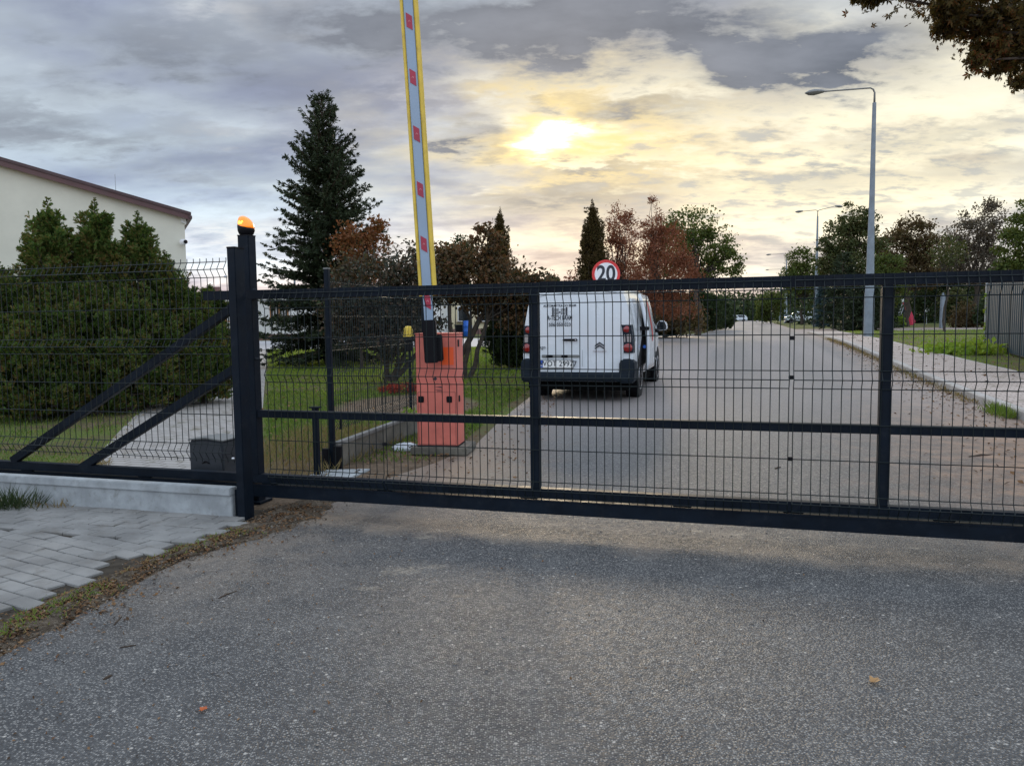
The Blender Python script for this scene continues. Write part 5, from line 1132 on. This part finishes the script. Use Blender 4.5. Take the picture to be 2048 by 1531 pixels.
b = base_at(1889, 40); tree('slender_tree', 'slender bare trunk with thin leaves beside the concrete pole', 'tree', b, [(0, 0, 4.2, .8, .8, .9)], .16, 900, 'f_oak', .07, .6)
# far wood closing the road
P = []
for px in np.linspace(1300, 1660, 60):
    D = 230 + rng.uniform(-25, 25); p = at(px, 640, D); hh = (hof(px, rng.uniform(575, 610), D)); k = 330
    c = rng.normal(size=(k, 3)) * np.array([4.5, 4, hh * .30]); c[:, 2] = np.abs(c[:, 2] + hh * .42) * .95; P.append(np.array([p.x, p.y, .3]) + c)
tag(quads('far_wood', leaves(np.concatenate(P), 1.0, .7), 'f_darkgreen'), kind='stuff')
P = []
for px in np.linspace(1640, 2250, 60):
    D = 95 + rng.uniform(-8, 8); p = at(px, 640, D); hh = hof(px, rng.uniform(545, 585), D); k = 260
    c = rng.normal(size=(k, 3)) * np.array([2.4, 2, hh * .28]); c[:, 2] = np.abs(c[:, 2] + hh * .45) * .95; P.append(np.array([p.x, p.y, .3]) + c)
tag(quads('background_thicket', leaves(np.concatenate(P), .55, .7), 'f_darkgreen'), kind='stuff')
# low plants
b = base_at(805, 11.5); p_ = gt(803, 787); b = Vector((p_.x, p_.y, gz(p_.y))); tree('barberry_shrub', 'low red barberry shrub behind the red cabinet', 'shrub', b, [(0, 0, .10, .34, .2, .09), (-.2, .0, .08, .2, .15, .07)], .035, 1500, 'f_red', .01, .2)
p_ = on(800, 865, 0); tree('leafy_weed', 'small bright green leafy weed beside the red cabinet', 'plant', Vector((p_.x, p_.y, 0)), [(0, 0, .12, .16, .12, .10), (.12, .05, .2, .1, .08, .08)], .045, 260, 'f_lime', .006, .2)
p_ = gt(1940, 708, .1); P = np.stack([rng.normal(0, .42, 1300), rng.normal(0, .4, 1300), np.abs(rng.normal(.0, .12, 1300)) + .03], 1)
ivy = empty('creeping_plant', (p_.x, p_.y + .3, p_.z), 0, 'bright green creeping plant at the foot of the corrugated wall', 'plant'); quads('leaves', leaves(P, .13, .8, up=.3), 'f_lime', ivy)
mb = MB()
for _ in range(14): mb.tube(wob((random.uniform(-.5, .5), random.uniform(-.3, .3), 0), (random.uniform(-.6, .6), random.uniform(-.3, .3), .25), 3, .1), .008, 4)
mb.build('stems', 'twig', ivy)
P = np.stack([rng.normal(0, .06, 160) + c0.x - .05, rng.normal(0, .06, 160) + c0.y - .1, c0.z + rng.uniform(.1, 1.6, 160)], 1); o = quads('climbing_vine', leaves(P, .10, .8), 'f_lime'); tag(o, 'thin green vine climbing the pale corner post of the corrugated wall', 'vine')

# overhanging maple boughs, top right: the trunk stands outside the frame
bt = Vector((7.4, 7.0, 0)); ov = empty('overhanging_maple', bt, 0, 'dark reddish maple boughs hanging into the top right corner', 'tree')
tb = MB().tube([(0, 0, -.05), (-.05, .1, 1.6), (-.1, .1, 3.2), (-.3, .2, 5.0)], [.24, .2, .17, .10], 12); tb.build('trunk', 'bark', ov, smooth='auto')
lb = MB(); V = []
def maple_leaves(P, s):
    n = len(P); a = rdir(n); a[:, 2] -= .9; a = unit(a); b = unit(np.cross(a, rdir(n))); out = []
    ss_ = (s * rng.uniform(.4, 1.35, n))[:, None]
    for ang_, l, w_ in ((0, 1, .34), (.75, .85, .30), (-.75, .85, .30), (1.5, .6, .26), (-1.5, .6, .26)):
        d = a * math.cos(ang_) + b * math.sin(ang_); e = -a * math.sin(ang_) + b * math.cos(ang_); c = np.cross(a, b) * .12
        out.append(np.stack([P, P + d * ss_ * l * .5 + e * ss_ * w_ * .5 + c * ss_, P + d * ss_ * l, P + d * ss_ * l * .5 - e * ss_ * w_ * .5 + c * ss_], 1))
    return np.concatenate(out)
clumps = []
for (px, py, D, rpx) in ((1905, 28, 6.4, 24), (1890, 55, 6.5, 17), (1950, 50, 6.6, 34), (2005, 30, 6.4, 44), (2050, 75, 6.6, 46), (1975, 100, 6.5, 28), (2010, 125, 6.6, 24), (1955, 120, 6.4, 15), (2070, 130, 6.8, 36), (2046, 160, 6.3, 13), (1930, -20, 6.5, 44), (2050, -60, 6.8, 90), (1890, 10, 6.3, 26), (1745, -12, 6.6, 22), (1765, -18, 6.7, 22), (1725, -14, 6.5, 14), (1830, -75, 6.7, 46), (2110, 60, 6.8, 80), (1900, -90, 6.8, 90)):
    clumps.append((at(px, py, D) - bt, rpx * D / 1540))
for c, r_ in clumps:
    k = int(160 + 11000 * r_ * r_); P = np.array(c) + rng.normal(size=(k, 3)) * np.array([r_ * .5, r_ * .75, r_ * .42]); V.append(maple_leaves(P, .050))
    st = Vector((-.2, .15, random.uniform(3.2, 4.8))); lb.tube(wob(st, c, 5, .04), [.05, .04, .03, .022, .014, .006], 6)
    for _ in range(12): lb.tube([c, c + Vector((random.uniform(-1, 1) * r_, random.uniform(-1, 1) * r_, random.uniform(-1, .6) * r_ * .8))], [.008, .003], 4)
lb.build('limbs', 'bark', ov, smooth='auto'); quads('crown', np.concatenate(V), 'f_maple', ov)

# ------------------------------------------------------------------ loose things on the asphalt
def leaf_thing(name, px, py, L_, m, label, rz_, cat='leaf', curl=.25):
    p = on(px, py, .008); mb = MB(); outline = []
    for i in range(21):
        a = i / 20 * 6.283; rr = (1 + .28 * math.cos(5 * a)) * (.75 + .25 * math.cos(a)); outline.append((L_ * .5 * rr * math.cos(a), L_ * .38 * rr * math.sin(a)))
    mb.v.append((0, 0, .004)); mb.v += [(x, y, .004 + curl * (abs(y) + .3 * abs(x)) + random.uniform(0, .004)) for x, y in outline]
    for i in range(1, 21): mb.f.append((0, i, i + 1))
    o = mb.build(name, m, None, smooth=True); o.location = (p.x, p.y, .006); o.rotation_euler.z = rz_; tag(o, label, cat)
    MB().tube([(-L_ * .2, 0, .006), (-L_ * .75, .005, .012)], .0012, 4).build('stalk', 'twig', o); return o
leaf_thing('fallen_leaf', 1747, 1365, .055, 'f_leafdry', 'curled tan leaf lying alone on the right asphalt', .6, curl=.5)
leaf_thing('fallen_leaf', 405, 1420, .038, 'f_leafred', 'small orange leaf lying on the lower left asphalt', 1.3, curl=.2)
def stick(px0, py0, px1, py1, r_, label):
    a, b_ = on(px0, py0, .006), on(px1, py1, .006); mb = MB().tube(wob(Vector((0, 0, 0)), b_ - a, 4, .04), [r_ * .6, r_, r_, r_ * .8, r_ * .4], 6); 
    o = mb.build('twig', 'twig', None, smooth=True); o.location = a; tag(o, label, 'twig'); return o
stick(436, 1196, 474, 1180, .004, 'straight dark twig lying alone on the left asphalt')
stick(228, 1249, 244, 1232, .004, 'short dark twig close to the leafy soil strip')
stick(240, 1294, 272, 1289, .0035, 'thin twig near the lowest part of the soil strip')
stick(207, 1358, 224, 1349, .006, 'stubby black twig on the lower left asphalt')
stick(1938, 913, 1985, 908, .012, 'dark branch lying on the dirt by the right kerb')
stick(1550, 937, 1562, 933, .010, 'small dark twig on the road behind the gate')
